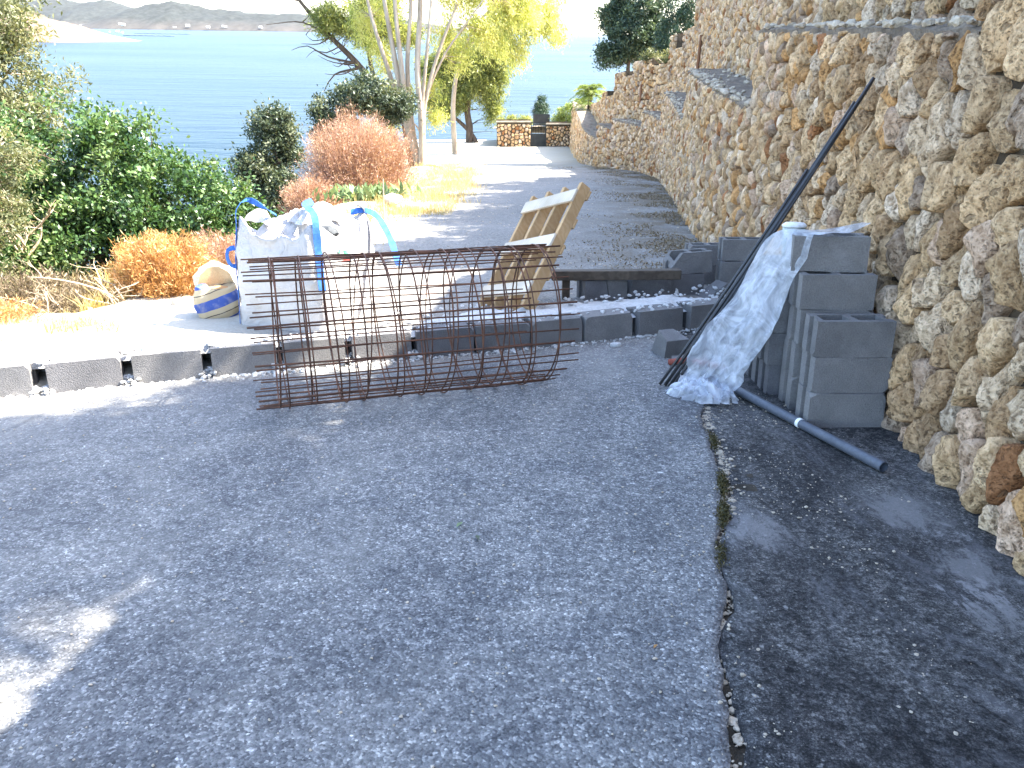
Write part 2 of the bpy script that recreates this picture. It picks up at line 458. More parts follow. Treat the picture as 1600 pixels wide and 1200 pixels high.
def m_bag():
    t = NT('white_woven_bag')
    n1 = t.noise(3.5, 4, .6)
    v = t.mapped(t.oc(), (1, 1, 1))
    wv = t.noise(180, 2, .6)
    dirt = t.noise(2.1, 6, .7, dist=.5)
    c = t.ramp(n1.outputs[0], [(.3, (.39, .375, .36)), (.7, (.52, .505, .495))])
    c = t.mix(t.maprange(dirt.outputs[0], .48, .7, 0, .55), c, (.30, .255, .205))
    wr = t.noise(7, 4, .6, dist=1.5)
    t.fin(c, .6, t.bump(t.math('ADD', t.math('MULTIPLY', wr.outputs[0], 1.6), t.math('MULTIPLY', wv.outputs[0], .1)), .6, .03), .35)
    tr = t.n('BsdfTranslucent'); t.set(tr.inputs[0], c)
    ms = t.n('MixShader'); ms.inputs[0].default_value = .10
    t.t.links.new(t.p.outputs[0], ms.inputs[1]); t.t.links.new(tr.outputs[0], ms.inputs[2]); t.t.links.new(ms.outputs[0], t.out.inputs[0])
    return t.m
M['bag'] = m_bag()

def m_sack():
    t = NT('striped_sack')
    s = t.n('SeparateXYZ', i_0=t.oc())
    # woven stripes that run obliquely round the sack
    q = t.math('ADD', t.math('MULTIPLY', s.outputs[2], 1.0), t.math('MULTIPLY', s.outputs[0], -.33))
    q = t.math('ADD', q, t.math('MULTIPLY', t.noise(4, 2, .5).outputs[0], .03))
    c = t.ramp(t.math('FRACT', t.math('MULTIPLY', q, 5.2)), [(0, (.46, .36, .22)), (.28, (.05, .035, .03)), (.32, (.5, .4, .25)), (.52, (.5, .4, .25)), (.56, (.05, .09, .30)), (.92, (.05, .09, .30))], 'CONSTANT')
    n = t.noise(14, 5, .6); wv = t.noise(200, 2)
    c = t.mix(t.maprange(n.outputs[0], .5, .8, 0, .4), c, (.5, .45, .36))
    return t.fin(c, .8, t.bump(t.math('ADD', n.outputs[0], wv.outputs[0]), .5, .01), .25)
M['sack'] = m_sack()

def m_film():
    t = NT('translucent_plastic_film')
    n = t.vor(9, t.mapped(t.oc(), (1, 1, .45)), feature='DISTANCE_TO_EDGE'); n2_ = t.noise(22, 5, .7, dist=1.0)
    t.fin((.80, .82, .86), .25, t.bump(t.math('ADD', t.math('MULTIPLY', t.math('MINIMUM', n.outputs['Distance'], .06), 2.0), n2_.outputs[0]), .55, .015), .6)
    tr = t.n('BsdfTransparent'); tr.inputs[0].default_value = (.9, .93, .97, 1)
    tl = t.n('BsdfTranslucent'); tl.inputs[0].default_value = (.8, .83, .88, 1)
    m1 = t.n('MixShader'); m1.inputs[0].default_value = .4
    t.t.links.new(t.p.outputs[0], m1.inputs[1]); t.t.links.new(tl.outputs[0], m1.inputs[2])
    ms = t.n('MixShader')
    st = t.noise(4.5, 6, .65, dist=1.2)
    t.set(ms.inputs[0], t.maprange(st.outputs[0], .40, .60, .36, .9))
    t.t.links.new(tr.outputs[0], ms.inputs[1]); t.t.links.new(m1.outputs[0], ms.inputs[2]); t.t.links.new(ms.outputs[0], t.out.inputs[0])
    return t.m
M['film'] = m_film()

def m_sea():
    t = NT('sea_water')
    v = t.mapped(t.oc(), (.35, 1.0, 1))
    n1 = t.noise(.16, 5, .6, v); n2 = t.noise(1.1, 4, .65, v); n3 = t.noise(.012, 4, .6, v)
    c = t.ramp(n3.outputs[0], [(.3, (.005, .016, .026)), (.7, (.006, .020, .032))])
    h = t.math('ADD', t.math('MULTIPLY', n1.outputs[0], 1.2), t.math('MULTIPLY', n2.outputs[0], .3))
    return t.fin(c, t.maprange(n3.outputs[0], .35, .65, .33, .37), t.bump(h, .9, .6), .075)
M['sea'] = m_sea()

def m_hill(name, low, high, zc, zs, scale):
    t = NT(name)
    z = t.n('SeparateXYZ', i_0=t.oc()).outputs[2]
    n = t.noise(scale, 6, .65); n2 = t.noise(scale * 7, 4, .7)
    q = t.maprange(t.math('ADD', z, t.math('MULTIPLY', t.math('SUBTRACT', n.outputs[0], .5), zs * 3)), zc - zs, zc + zs)
    hi = t.mix(t.maprange(n2.outputs[0], .4, .65), tuple(x * .5 for x in high), tuple(x * 1.3 for x in high))
    lo = t.mix(t.maprange(n2.outputs[0], .35, .65), tuple(x * .7 for x in low), tuple(x * 1.1 for x in low))
    return t.fin(t.mix(q, lo, hi), .95, None, .1)
M['headland'] = m_hill('headland_rock_and_scrub', (.17, .115, .085), (.035, .042, .022), 8, 2.5, .05)
M['hills'] = m_hill('distant_scrub_hill', (.052, .047, .042), (.028, .031, .028), 20, 15, .006)

# ------------------------------------------------------------------ ground plan (road frame)
def lerp_table(tab):
    xs = [a for a, b in tab]; ys = [b for a, b in tab]
    return lambda v: float(np.interp(v, xs, ys))

WALL_PTS = [(1.25, -6), (1.5, -2.5), (1.75, 0), (1.97, 2.69), (2.11, 3.8), (2.4, 7.5), (2.76, 11.5), (3.1, 14.3), (4.1, 21.5), (4.68, 26.6), (4.55, 30), (3.65, 33), (3.15, 37), (3.3, 42), (3.6, 52)]
def catmull(P, step=.25):
    P = [np.array(p, float) for p in P]
    P = [2 * P[0] - P[1]] + P + [2 * P[-1] - P[-2]]
    out = []
    for i in range(1, len(P) - 2):
        n = max(2, int(np.linalg.norm(P[i + 1] - P[i]) / step))
        for k in range(n):
            t = k / n; a, b, c, d = P[i - 1:i + 3]
            out.append(.5 * ((2 * b) + (c - a) * t + (2 * a - 5 * b + 4 * c - d) * t * t + (3 * b - a - 3 * c + d) * t ** 3))
    out.append(P[-2])
    return np.array(out)
WP = catmull(WALL_PTS)
WU = np.concatenate([[0], np.cumsum(np.linalg.norm(np.diff(WP, axis=0), axis=1))])
WT = np.gradient(WP, axis=0); WT /= np.linalg.norm(WT, axis=1)[:, None]
for _ in range(3):
    WT[1:-1] = (WT[:-2] + WT[1:-1] + WT[2:]) / 3
def wpos(u):
    return np.array([np.interp(u, WU, WP[:, 0]), np.interp(u, WU, WP[:, 1])])
def wnor(u):
    t = np.array([np.interp(u, WU, WT[:, 0]), np.interp(u, WU, WT[:, 1])]); t /= np.linalg.norm(t)
    return np.array([-t[1], t[0]])
def u_at_y(y): return float(np.interp(y, WP[:, 1], WU))
def wall3(u, h, d, off, batter=.05):
    p = wpos(u) + wnor(u) * (d - off - batter * h)
    return (p[0], p[1], h)
def wall_x(y): return float(np.interp(y, WP[:, 1], WP[:, 0]))

edge_x = lerp_table([(-10, -7), (0, -5.2), (5, -4.2), (8, -3.7), (16, -3.0), (26, -2.9), (34, -3.4), (38, -4.6), (46, -6.0), (60, -7.5), (75, -7)])
CRACK = [(-.45, -4), (.1, -1.2), (.35, 0), (.59, 1.67), (.71, 2.21), (.88, 2.84), (1.04, 3.84), (1.14, 4.43), (1.25, 5.2), (1.36, 6.2), (1.5, 7.5)]
crack_x = lerp_table([(y, x) for x, y in CRACK])
CURB = [(-5.8, 3.7), (-4.4, 4.22), (-3.13, 4.62), (-2.47, 4.88), (-1.58, 5.21), (-.7, 5.52), (.14, 5.80), (.97, 6.13), (1.86, 6.55), (2.3, 6.75)]
curb_y = lerp_table(CURB)

def ground_z(x, y):
    e = edge_x(y)
    z = 0.0
    if y > 44: z += .045 * min(y - 44, 14)
    if y > 62: z -= (y - 62) * .12
    if x < e:
        d = e - x
        z -= .62 * d - .62 * 1.2 * (1 - math.exp(-d / 1.2))
        z += .25 * fbm((x, y, 0), .35) * min(1, d)
    z += .03 * fbm((x, y, 3), .5)
    return z

# ------------------------------------------------------------------ setting: ground, road, track, sea, hills
def grid_mesh(xs_fn, ys, nx, zf, name, mat, tintf=None):
    V = []; T = []
    for y in ys:
        a, b = xs_fn(y)
        for i in range(nx):
            s = i / (nx - 1)
            x = a + (b - a) * s
            V.append((x, y, zf(x, y)))
            if tintf: T.append(tintf(x, y, s))
    F = []
    ny = len(ys)
    for j in range(ny - 1):
        for i in range(nx - 1):
            k = j * nx + i
            F.append((k, k + 1, k + nx + 1, k + nx))
    return np_mesh(name, V, F, mat, True, T if tintf else None)

ys = list(np.concatenate([np.arange(-12, 12, .4), np.arange(12, 40, .7), np.arange(40, 110, 2.0)]))
# terrain sheet: finer near the track edge
tx = np.concatenate([np.linspace(-70, -14, 20), np.linspace(-13, 4, 60), np.linspace(4.5, 14, 8)])
V = []; F = []
for y in ys:
    for x in tx: V.append((x, y, max(ground_z(x, y) - .05, -9.6 + .105 * y)))
nx = len(tx)
for j in range(len(ys) - 1):
    for i in range(nx - 1):
        k = j * nx + i; F.append((k, k + 1, k + nx + 1, k + nx))
link('hillside_ground', np_mesh('hillside_ground', V, F, M['soil'], True), kind='structure')

def ragged(y, s, a): return a * fbm((s * 7.1, y, 0), 3.0, 4) + a * .5 * fbm((s * 3.3, y, 9), 14.0, 2)
rys = list(np.concatenate([np.arange(-6, 1.2, .2), np.arange(1.2, 7.0, .022)]))
def road_z(x, y): return .012 * fbm((x, y, 1), .6)
V = []; F = []; RT = []
NC = 14
for y in rys:
    b = crack_x(y) - .010 + ragged(y, 1, .022) + .05 * fbm((y, 4, 0), 1.1, 2)
    for i in range(NC):
        s = i / (NC - 1)
        x = -9 + (b + 9) * (1 - (1 - s) ** 2.2)
        V.append((x, y, road_z(x, y)))
        RT.append(max(0, min(1, 1 - (curb_y(max(-5.8, min(2.3, x))) - y) / 1.6)) * .55 + max(0, min(1, (-x - .2) / 2.5)) * .35)
    V.append((b + .004, y, -.045)); RT.append(0)
n1 = NC + 1
for j in range(len(rys) - 1):
    for i in range(NC):
        k = j * n1 + i; F.append((k, k + 1, k + n1 + 1, k + n1))
link('road', np_mesh('road', V, F, M['asphalt'], True, RT), kind='structure')
V = []; F = []; RT = []
NC = 14
for y in rys:
    a = crack_x(y) + ragged(y, 2, .03) + -.004 + max(0, .012 + .085 * fbm((y, 9, 0), 1.9, 3)) + .05 * fbm((y, 4, 0), 1.1, 2)
    b = wall_x(y) + .25
    V.append((a - .004, y, -.05)); RT.append(1)
    for i in range(NC):
        s = i / (NC - 1); x = a + (b - a) * s
        V.append((x, y, -.012 + .014 * fbm((x, y, 5), .9))); RT.append(max(0, min(1, 1.05 - (x - a) / .45)))
n1 = NC + 1
for j in range(len(rys) - 1):
    for i in range(NC):
        k = j * n1 + i; F.append((k, k + 1, k + n1 + 1, k + n1))
link('drain_apron', np_mesh('drain_apron', V, F, M['apron'], True, RT), kind='structure')
V = []; F = []
for y in rys:
    c = crack_x(y)
    for i, dx in enumerate((-.16, -.05, .02, .09, .18)):
        V.append((c + dx, y, -.024 + .016 * fbm((c + dx, y, 2), 9)))
for j in range(len(rys) - 1):
    for i in range(4):
        k = j * 5 + i; F.append((k, k + 1, k + 6, k + 5))
link('crack_fill', np_mesh('crack_fill', V, F, M['crackdirt'], True), kind='structure')

# gravel track beyond the row of blocks
tys = list(np.concatenate([np.arange(3.6, 14, .2), np.arange(14, 40, .5), np.arange(40, 70, 1.0)]))
def tr_x(y):
    l = max(edge_x(y) + .5 + .35 * fbm((y, 0, 0), .5), -9)
    if y < 8: l -= .5
    return (l, min(wall_x(min(y, 52)) + .3, 6))
def tr_z(x, y):
    cy_ = curb_y(x) if -5.8 < x < 2.3 else 5
    z = max(ground_z(x, y), -.05) + .012
    z += .06 * max(0, min(1, (y - cy_ - .1) / .25)) * max(0, min(1, (9.0 - y) / 2.0))
    if y < cy_ + .05: z = -.03
    return z
def tr_t(x, y, s):
    wall_d = wall_x(min(y, 52)) - x
    lit = max(0, min(1, 1.25 - wall_d / 1.9)) if y > 8 else 0
    sand = max(0, min(1, (y - 30) / 12)) + max(0, min(1, (-1.6 - x) / 1.0)) * (1 if y < 12 else .6)
    return (lit, min(1, sand), 0)
link('gravel_track', grid_mesh(tr_x, tys, 40, tr_z, 'gravel_track', M['track'], tr_t), kind='structure')

# sea and far shores live in the true horizontal frame
SEA_Z = -8.2
me = np_mesh('sea', [(-6000, -300, SEA_Z), (6000, -300, SEA_Z), (6000, 6500, SEA_Z), (-6000, 6500, SEA_Z)], [(0, 1, 2, 3)], M['sea'])
o = link('sea', me, kind='structure'); WORLDOBJ.add(o.name)

def ridge(name, prof, depth, thick, mat, rough, seed):
    """a hill range: prof = (x, height above sea) along it, standing at distance depth"""
    xs = np.linspace(prof[0][0], prof[-1][0], 160)
    hs = np.interp(xs, [p[0] for p in prof], [p[1] for p in prof])
    V = []; F = []; nv = 15
    for x, h in zip(xs, hs):
        for j in range(nv):
            s = j / (nv - 1) * 2 - 1
            k = max(0, 1 - abs(s)) ** .8
            n = 1 + rough * fbm((x / thick * 2 + seed, s * 2, seed), 1.5, 4)
            V.append((x, depth + s * thick * (1 + .25 * fbm((x / thick, seed, 0), 2)), SEA_Z - 1 + (h + 1) * k * n))
    for i in range(len(xs) - 1):
        for j in range(nv - 1):
            k = i * nv + j; F.append((k, k + nv, k + nv + 1, k + 1))
    o = link(name, np_mesh(name, V, F, mat, True), kind='structure'); WORLDOBJ.add(o.name)
    return o
ridge('headland', [(-620, 70), (-520, 55), (-420, 38), (-370, 26), (-345, 19), (-322, 14), (-305, 9), (-290, 4), (-281, 0)], 605, 60, M['headland'], .25, 3)
D = 3600
def px2x(px, d): return (px - 800) / 1240 * d * 1.06
hl = [(-300, 30), (0, 42), (60, 44), (100, 42), (150, 41), (200, 40), (235, 39), (260, 32), (290, 26), (400, 10), (430, 0)]
ridge('far_hill', [(px2x(a, 4700), b / 1240 * 4700 * .95) for a, b in hl], 4900, 420, M['hills'], .15, 11)
hl = [(190, 0), (215, 14), (235, 24), (255, 30), (285, 37), (310, 39), (335, 36), (360, 31), (400, 29), (440, 28), (480, 27), (560, 22), (640, 17), (720, 8), (780, 0)]
ridge('distant_hill', [(px2x(a, 3500), b / 1240 * 3500 * .95) for a, b in hl], 3700, 330, M['hills'], .18, 23)

# ------------------------------------------------------------------ retaining wall of rough stones
def g2z(g, y): return g + .105 * y
LOW = [(-6, 4.1, None), (4.1, 9.3, 1.61), (9.3, 18.0, .82), (18.0, 26.8, -.2), (26.8, 29.9, -1.05), (29.9, 32.4, -1.55), (32.4, 34.2, -1.9), (34.2, 52, -2.45)]
UPP = [(4.1, 10, 4.75), (10, 18, 5.6), (18, 27.2, 6.0), (27.2, 28.6, 4.62), (28.6, 29.4, 4.15), (29.4, 30.0, 4.62), (30.0, 31.2, 3.75), (31.2, 32.7, 3.98), (32.7, 33.6, 3.5), (33.6, 35.0, 3.68), (35, 36.5, 2.85), (36.5, 38, 3.05), (38, 52, 2.75)]
FULL_TOP = 4.3
def low_top(y):
    for a, b, g in LOW:
        if a <= y <= b: return FULL_TOP if g is None else g2z(g, y)
    return 2
def upp_top(y):
    for a, b, z in UPP:
        if a <= y <= b: return z
    return 3
def setback(y): return .55 if y < 9.3 else .8

WALL = empty('retaining_wall', (2.1, 4, 0), label='tall retaining wall of rough honey-coloured limestone stones, stepping down beside the track', cat='wall')
WORG = np.array([2.1, 4, 0])

def cut(poly, a, b, c):
    """keep a*x+b*y<=c"""
    out = []
    n = len(poly)
    for i in range(n):
        p = poly[i]; q = poly[(i + 1) % n]
        dp = a * p[0] + b * p[1] - c; dq = a * q[0] + b * q[1] - c
        if dp <= 0: out.append(p)
        if dp * dq < 0:
            t = dp / (dp - dq); out.append((p[0] + (q[0] - p[0]) * t, p[1] + (q[1] - p[1]) * t))
    return out

def stone_cells(u0, u1, top_fn, bot_fn, du, dh, seed, steps):
    """irregular upright cells over a wall face; steps: u of step-downs, with the height above which they cut"""
    r = random.Random(seed)
    seeds = []
    cells = {}
    cols = []; uu = u0 + du * .5
    while uu < u1:
        cols.append(uu)
        uu += du * float(np.interp(wpos(uu)[1], [3.0, 5.5], [1.0, .72]))
    for u in cols:
        ph = r.random() * dh
        hmax = 6.2
        h = bot_fn(u) - dh * .5 + ph
        while h < hmax:
            su = u + r.uniform(-.42, .42) * du; sh = h + r.uniform(-.3, .3) * dh
            if sh < top_fn(su) + .05 and sh > bot_fn(su) - .15:
                seeds.append((su, sh))
            h += dh * r.choice((.5, .7, .9, 1.1, 1.35)) * float(np.interp(wpos(u)[1], [3.5, 6.5], [1.0, .8]))
    asp = dh / du * .78
    S = [(u, h / asp) for u, h in seeds]
    cs = du * 1.6
    for k, (u, h) in enumerate(S): cells.setdefault((int(u // cs), int(h // cs)), []).append(k)
    out = []
    for k, (u, h) in enumerate(S):
        ci, cj = int(u // cs), int(h // cs)
        m = .9 * du * 1.7
        poly = [(u - m, h - m), (u + m, h - m), (u + m, h + m), (u - m, h + m)]
        nb = [q for a in (-1, 0, 1) for b in (-1, 0, 1) for q in cells.get((ci + a, cj + b), ()) if q != k]
        nb.sort(key=lambda q: (S[q][0] - u) ** 2 + (S[q][1] - h) ** 2)
        for q in nb[:16]:
            a = S[q][0] - u; b = S[q][1] - h
            c = (S[q][0] ** 2 + S[q][1] ** 2 - u * u - h * h) / 2
            poly = cut(poly, a, b, c)
            if len(poly) < 3: break
        if len(poly) < 3: continue
        poly = [(x, y * asp) for x, y in poly]
        hh = h * asp
        poly = cut(poly, 0, 1, top_fn(u) - .01)
        poly = cut(poly, 0, -1, -(bot_fn(u) - .06))
        poly = cut(poly, -1, 0, -u0); poly = cut(poly, 1, 0, u1)
        for us, hs in steps:
            if hh > hs - .05:
                if u < us: poly = cut(poly, 1, 0, us)
                else: poly = cut(poly, -1, 0, -us)
        if len(poly) >= 3:
            ar = abs(sum(poly[i][0] * poly[(i + 1) % len(poly)][1] - poly[(i + 1) % len(poly)][0] * poly[i][1] for i in range(len(poly)))) / 2
            if ar > .06 * du * dh: out.append((poly, ar))
    return out

STONE_COL = [((.78, .55, .325), 5), ((.72, .49, .275), 5), ((.80, .60, .40), 4), ((.55, .36, .20), 3), ((.50, .37, .265), 2.6), ((.66, .375, .16), 1.6), ((.44, .205, .09), 1.1), ((.74, .52, .36), 2.4), ((.82, .645, .47), 2)]
_sc = [c for c, w_ in STONE_COL]; _sw = [w_ for c, w_ in STONE_COL]

def stone_geo(poly, r, off, fine):
    n = len(poly)
    cx = sum(p[0] for p in poly) / n; cyy = sum(p[1] for p in poly) / n
    rad = sum(math.hypot(p[0] - cx, p[1] - cyy) for p in poly) / n
    ins = max(.74, 1 - r.uniform(.013, .031) / rad)
    pts = [(cx + (p[0] - cx) * ins, cyy + (p[1] - cyy) * ins) for p in poly]
    P = []
    per = [math.dist(pts[i], pts[(i + 1) % n]) for i in range(n)]
    T = sum(per); N = 20 if fine else 9
    d0 = r.random() * T / N
    for k in range(N):
        d = (d0 + T * k / N) % T
        s = 0
        for i in range(n):
            if s + per[i] >= d: break
            s += per[i]
        t = (d - s) / max(per[i], 1e-9)
        a, b = pts[i], pts[(i + 1) % n]
        P.append((a[0] + (b[0] - a[0]) * t, a[1] + (b[1] - a[1]) * t))
    if fine:
        P = [(.2 * P[k - 1][0] + .6 * P[k][0] + .2 * P[(k + 1) % N][0], .2 * P[k - 1][1] + .6 * P[k][1] + .2 * P[(k + 1) % N][1]) for k in range(N)]
    sd = r.random() * 100
    jag = .022 if fine else .012
    P = [(x + jag * fbm((x, y, sd), 16, 3), y + jag * fbm((x, y, sd + 7), 16, 3)) for x, y in P]
    k = r.uniform(.6, 1.5) * min(1.25, rad / .11)
    # a few tilted break planes give each stone its own facets
    planes = []
    for q in range(r.randint(4, 7)):
        a = r.uniform(0, math.tau); sl_ = r.uniform(.3, 1.25)
        planes.append((math.cos(a) * sl_, math.sin(a) * sl_ * .6, r.uniform(.035, .06) * k + .012))
    planes.append((r.uniform(-.22, .22), r.uniform(-.15, .15), .052 * k))
    rings = ((.96, -.09), (1.02, .0), (.965, .034), (.86, .2), (.68, .2), (.46, .2), (.22, .2)) if fine else ((1, -.09), (.98, .010), (.7, .2))
    V = []; F = []
    def face(xx, yy, lim):
        dd = min(min(c - (a * (xx - cx) + b * (yy - cyy)) for a, b, c in planes), lim)
        return max(dd, -.012)
    for ri, (s, d) in enumerate(rings):
        for (x, y) in P:
            xx = cx + (x - cx) * s; yy = cyy + (y - cyy) * s
            if ri == 0: dd = d
            else:
                dd = face(xx, yy, d * (k if ri < 3 else 1))
                dd += (.020 if fine else .012) * fbm((xx, yy, sd), 12, 3) * min(1, ri / 2 + .2)
                if fine: dd += .011 * fbm((xx, yy, sd + 3), 34, 2)
            V.append(wall3(xx, yy, dd, off))
    top = len(V)
    V.append(wall3(cx, cyy, face(cx, cyy, .2), off))
    for ri in range(len(rings) - 1):
        for j in range(N):
            a = ri * N + j; b = ri * N + (j + 1) % N
            F.append((a, b, b + N)); F.append((a, b + N, a + N))
    e = (len(rings) - 1) * N
    for j in range(N): F.append((e + j, e + (j + 1) % N, top))
    c = r.choices(_sc, _sw)[0]
    f = min(r.uniform(.72, 1.14), .84 / max(c))
    return V, F, tuple(q * f for q in c), (cx, cyy)

CP, SP = math.cos(R(18)), math.sin(R(18))
def project(p):
    x, y, z = p[0], p[1], p[2] - 1.6
    dep = y * CP - z * SP
    if dep < .2: return None
    return (800 + FOCAL * x / dep, 600 - FOCAL * (y * SP + z * CP) / dep)

uL = [u_at_y(a) for a, b, g in LOW]
low_steps = [(u_at_y(b), low_top(b + .05)) for a, b, g in LOW[:-1]]
cl = stone_cells(u_at_y(-.8), u_at_y(51.5), lambda u: low_top(wpos(u)[1]) if wpos(u)[1] > 4.1 else FULL_TOP, lambda u: 0.0, .16, .31, 3, low_steps)
upp_steps = [(u_at_y(b), min(z, UPP[i + 1][2])) for i, (a, b, z) in enumerate(UPP[:-1])]
cu = stone_cells(u_at_y(4.15), u_at_y(51.5), lambda u: upp_top(wpos(u)[1]), lambda u: low_top(wpos(u)[1]) - .1, .19, .31, 5, upp_steps)
cells = []
for poly, ar in cl: cells.append((poly, 0.0))
for poly, ar in cu: cells.append((poly, None))
scored = []
for poly, off in cells:
    cu_ = sum(p[0] for p in poly) / len(poly)
    of = setback(wpos(cu_)[1]) if off is None else 0.0
    q = [project(wall3(a, b, .03, of)) for a, b in poly]
    A = 0; vis = 0
    if all(q):
        A = abs(sum(q[i][0] * q[(i + 1) % len(q)][1] - q[(i + 1) % len(q)][0] * q[i][1] for i in range(len(q)))) / 2
        mx = sum(a[0] for a in q) / len(q); my = sum(a[1] for a in q) / len(q)
        vis = -10 < mx < 1625 and -15 < my < 1210
        if 1235 < mx < 1360 and 420 < my < 650: vis = False
    scored.append((A if vis else -1, poly, of, A))
order = sorted(range(len(scored)), key=lambda i: -scored[i][0])
pick = set(i for i in order[:300])
rs = random.Random(21)
mv = []; mf = []; mt = []
for i, (A, poly, of, A0) in enumerate(scored):
    if i in pick:
        V, F, c, ctr = stone_geo(poly, rs, of, True)
        o3 = np.array(wall3(ctr[0], ctr[1], 0, of))
        me = np_mesh('stone', np.array(V) - o3, F, M['stone'], True, [c] * len(V))
        link('stone', me, WALL, loc=tuple(o3 - WORG))
    else:
        V, F, c, ctr = stone_geo(poly, rs, of, A0 > 260)
        b = len(mv); mv += V; mt += [c] * len(V); mf += [tuple(b + k for k in f) for f in F]
link('stones', np_mesh('stones', np.array(mv) - WORG, mf, M['stone'], True, mt), WALL, kind='stuff')

# the mortar body behind the stones, and the copings on its ledges
def strip(fn_a, fn_b, us, nv):
    V = []; F = []
    for u in us:
        a = np.array(fn_a(u)); b = np.array(fn_b(u))
        for j in range(nv): V.append(a + (b - a) * j / (nv - 1))
    for i in range(len(us) - 1):
        for j in range(nv - 1):
            k = i * nv + j; F.append((k, k + 1, k + nv + 1, k + nv))
    return V, F
V = []; F = []
def addm(v, f):
    b = len(V); V.extend(v); F.extend([tuple(b + k for k in q) for q in f])
for a, b, g in LOW:
    us = np.linspace(u_at_y(a), u_at_y(b) - (.002), max(3, int((b - a) / .5)))
    addm(*strip(lambda u: wall3(u, -.15, -.06, 0), lambda u: wall3(u, low_top(min(max(wpos(u)[1], a + .01), b - .01)), -.06, 0), us, 6))
    ye = b - .01
    # end of a taller stretch, closing the step
    h0 = low_top(b + .05) if b < 52 else 0; h1 = low_top(ye)
    u = u_at_y(b)
    addm(*strip(lambda s: wall3(u, h0 - .1, -s, 0), lambda s: wall3(u, h1, -s, 0), [.012, 1.2], 2))
for a, b, z in UPP:
    us = np.linspace(u_at_y(a), u_at_y(b) - .002, max(3, int((b - a) / .5)))
    addm(*strip(lambda u: wall3(u, low_top(wpos(u)[1]) - .3, -.06, setback(wpos(u)[1])), lambda u: wall3(u, z, -.06, setback(wpos(u)[1])), us, 6))
    addm(*strip(lambda u: wall3(u, z, -.012, setback(wpos(u)[1])), lambda u: wall3(u, z, -.45, setback(wpos(u)[1])), us, 2))
    u = u_at_y(b); nz = upp_top(b + .05)
    addm(*strip(lambda s: wall3(u, min(z, nz), -s, setback(b)), lambda s: wall3(u, max(z, nz), -s, setback(b)), [.012, .5], 2))
us = np.linspace(0, u_at_y(4.1), 12)
addm(*strip(lambda u: wall3(u, FULL_TOP, -.012, 0), lambda u: wall3(u, FULL_TOP, -1.2, 0), us, 2))
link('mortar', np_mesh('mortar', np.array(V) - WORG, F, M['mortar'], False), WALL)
for a, b, g in LOW[1:]:
    us = np.linspace(u_at_y(a) + .02, u_at_y(b) - .005, max(4, int((b - a) / .4)))
    us = np.linspace(u_at_y(a) + .02, u_at_y(b) - .005, max(5, int((b - a) / .16)))
    Vc = []; Fc = []; ds = [0, .012, -.03, -.12, -.22, -.33, -.45, -.58, -.72, -.92]
    for u in us:
        y = min(max(wpos(u)[1], a + .01), b - .01)
        z = low_top(y); wob = .045 * fbm((u, 0, 0), 3.5, 3)
        for q, d in enumerate(ds):
            dz = -.06 if q == 0 else 0.0 if q == 1 else .02
            if d < -setback(y) - .1: d = -setback(y) - .1
            Vc.append(np.array(wall3(u, z + dz + .035 * fbm((u, d, 5), 4, 4), d + (wob if q < 3 else 0), 0)) - WORG)
    nq = len(ds)
    for i in range(len(us) - 1):
        for j in range(nq - 1):
            k = i * nq + j; Fc.append((k, k + 1, k + nq + 1, k + nq))
    me = np_mesh('coping', Vc, Fc, M['coping'], False)
    link('coping', me, WALL)
P = []; S = []
rl = random.Random(14)
for a, b, g in LOW[1:6]:
    for q in range(int((b - a) * 26)):
        y = rl.uniform(a + .05, b - .05); u = u_at_y(y); d = -abs(rl.gauss(0, .16)) + .03
        if rl.random() < .3: d = -setback(y) + abs(rl.gauss(0, .08))
        P.append(np.array(wall3(u, low_top(y) + .03, d, 0)) - WORG); S.append(rl.uniform(.015, .055))
LEDGE_RUBBLE = (P, S)
for (px_, y, z0, z1) in ((0, 31.65, 2.45, 3.1), (0, 25.0, 3.1, 4.1)):
    u = u_at_y(y); b = MB()
    b.tube([np.array(wall3(u, z, .08, setback(y))) - WORG for z in np.linspace(z0, z1, 5)], .045, 6)
    link('drain_pipe', b.mesh('drain_pipe', M['bark_red']), WALL)

# terrace behind the wall
V = []; F = []
tu = np.linspace(0, u_at_y(52), 60)
for u in tu:
    y = wpos(u)[1]
    z = (FULL_TOP if y < 4.1 else upp_top(y)) - .18
    for d in (-.45, -3, -8, -16):
        V.append(wall3(u, z + (-d) * .08, d, setback(y), 0))
for i in range(len(tu) - 1):
    for j in range(3):
        k = i * 4 + j; F.append((k, k + 4, k + 5, k + 1))
for k, p in enumerate(V):
    u = tu[k // 4]; y = wpos(u)[1]; d = (-.45, -3, -8, -16)[k % 4]
    q = wpos(u) + wnor(u) * (d - setback(y)); V[k] = (q[0], q[1], (FULL_TOP if y < 4.1 else upp_top(y)) - .18 - d * .06)
link('terrace_ground', np_mesh('terrace_ground', V, F, M['soil'], True), kind='structure')

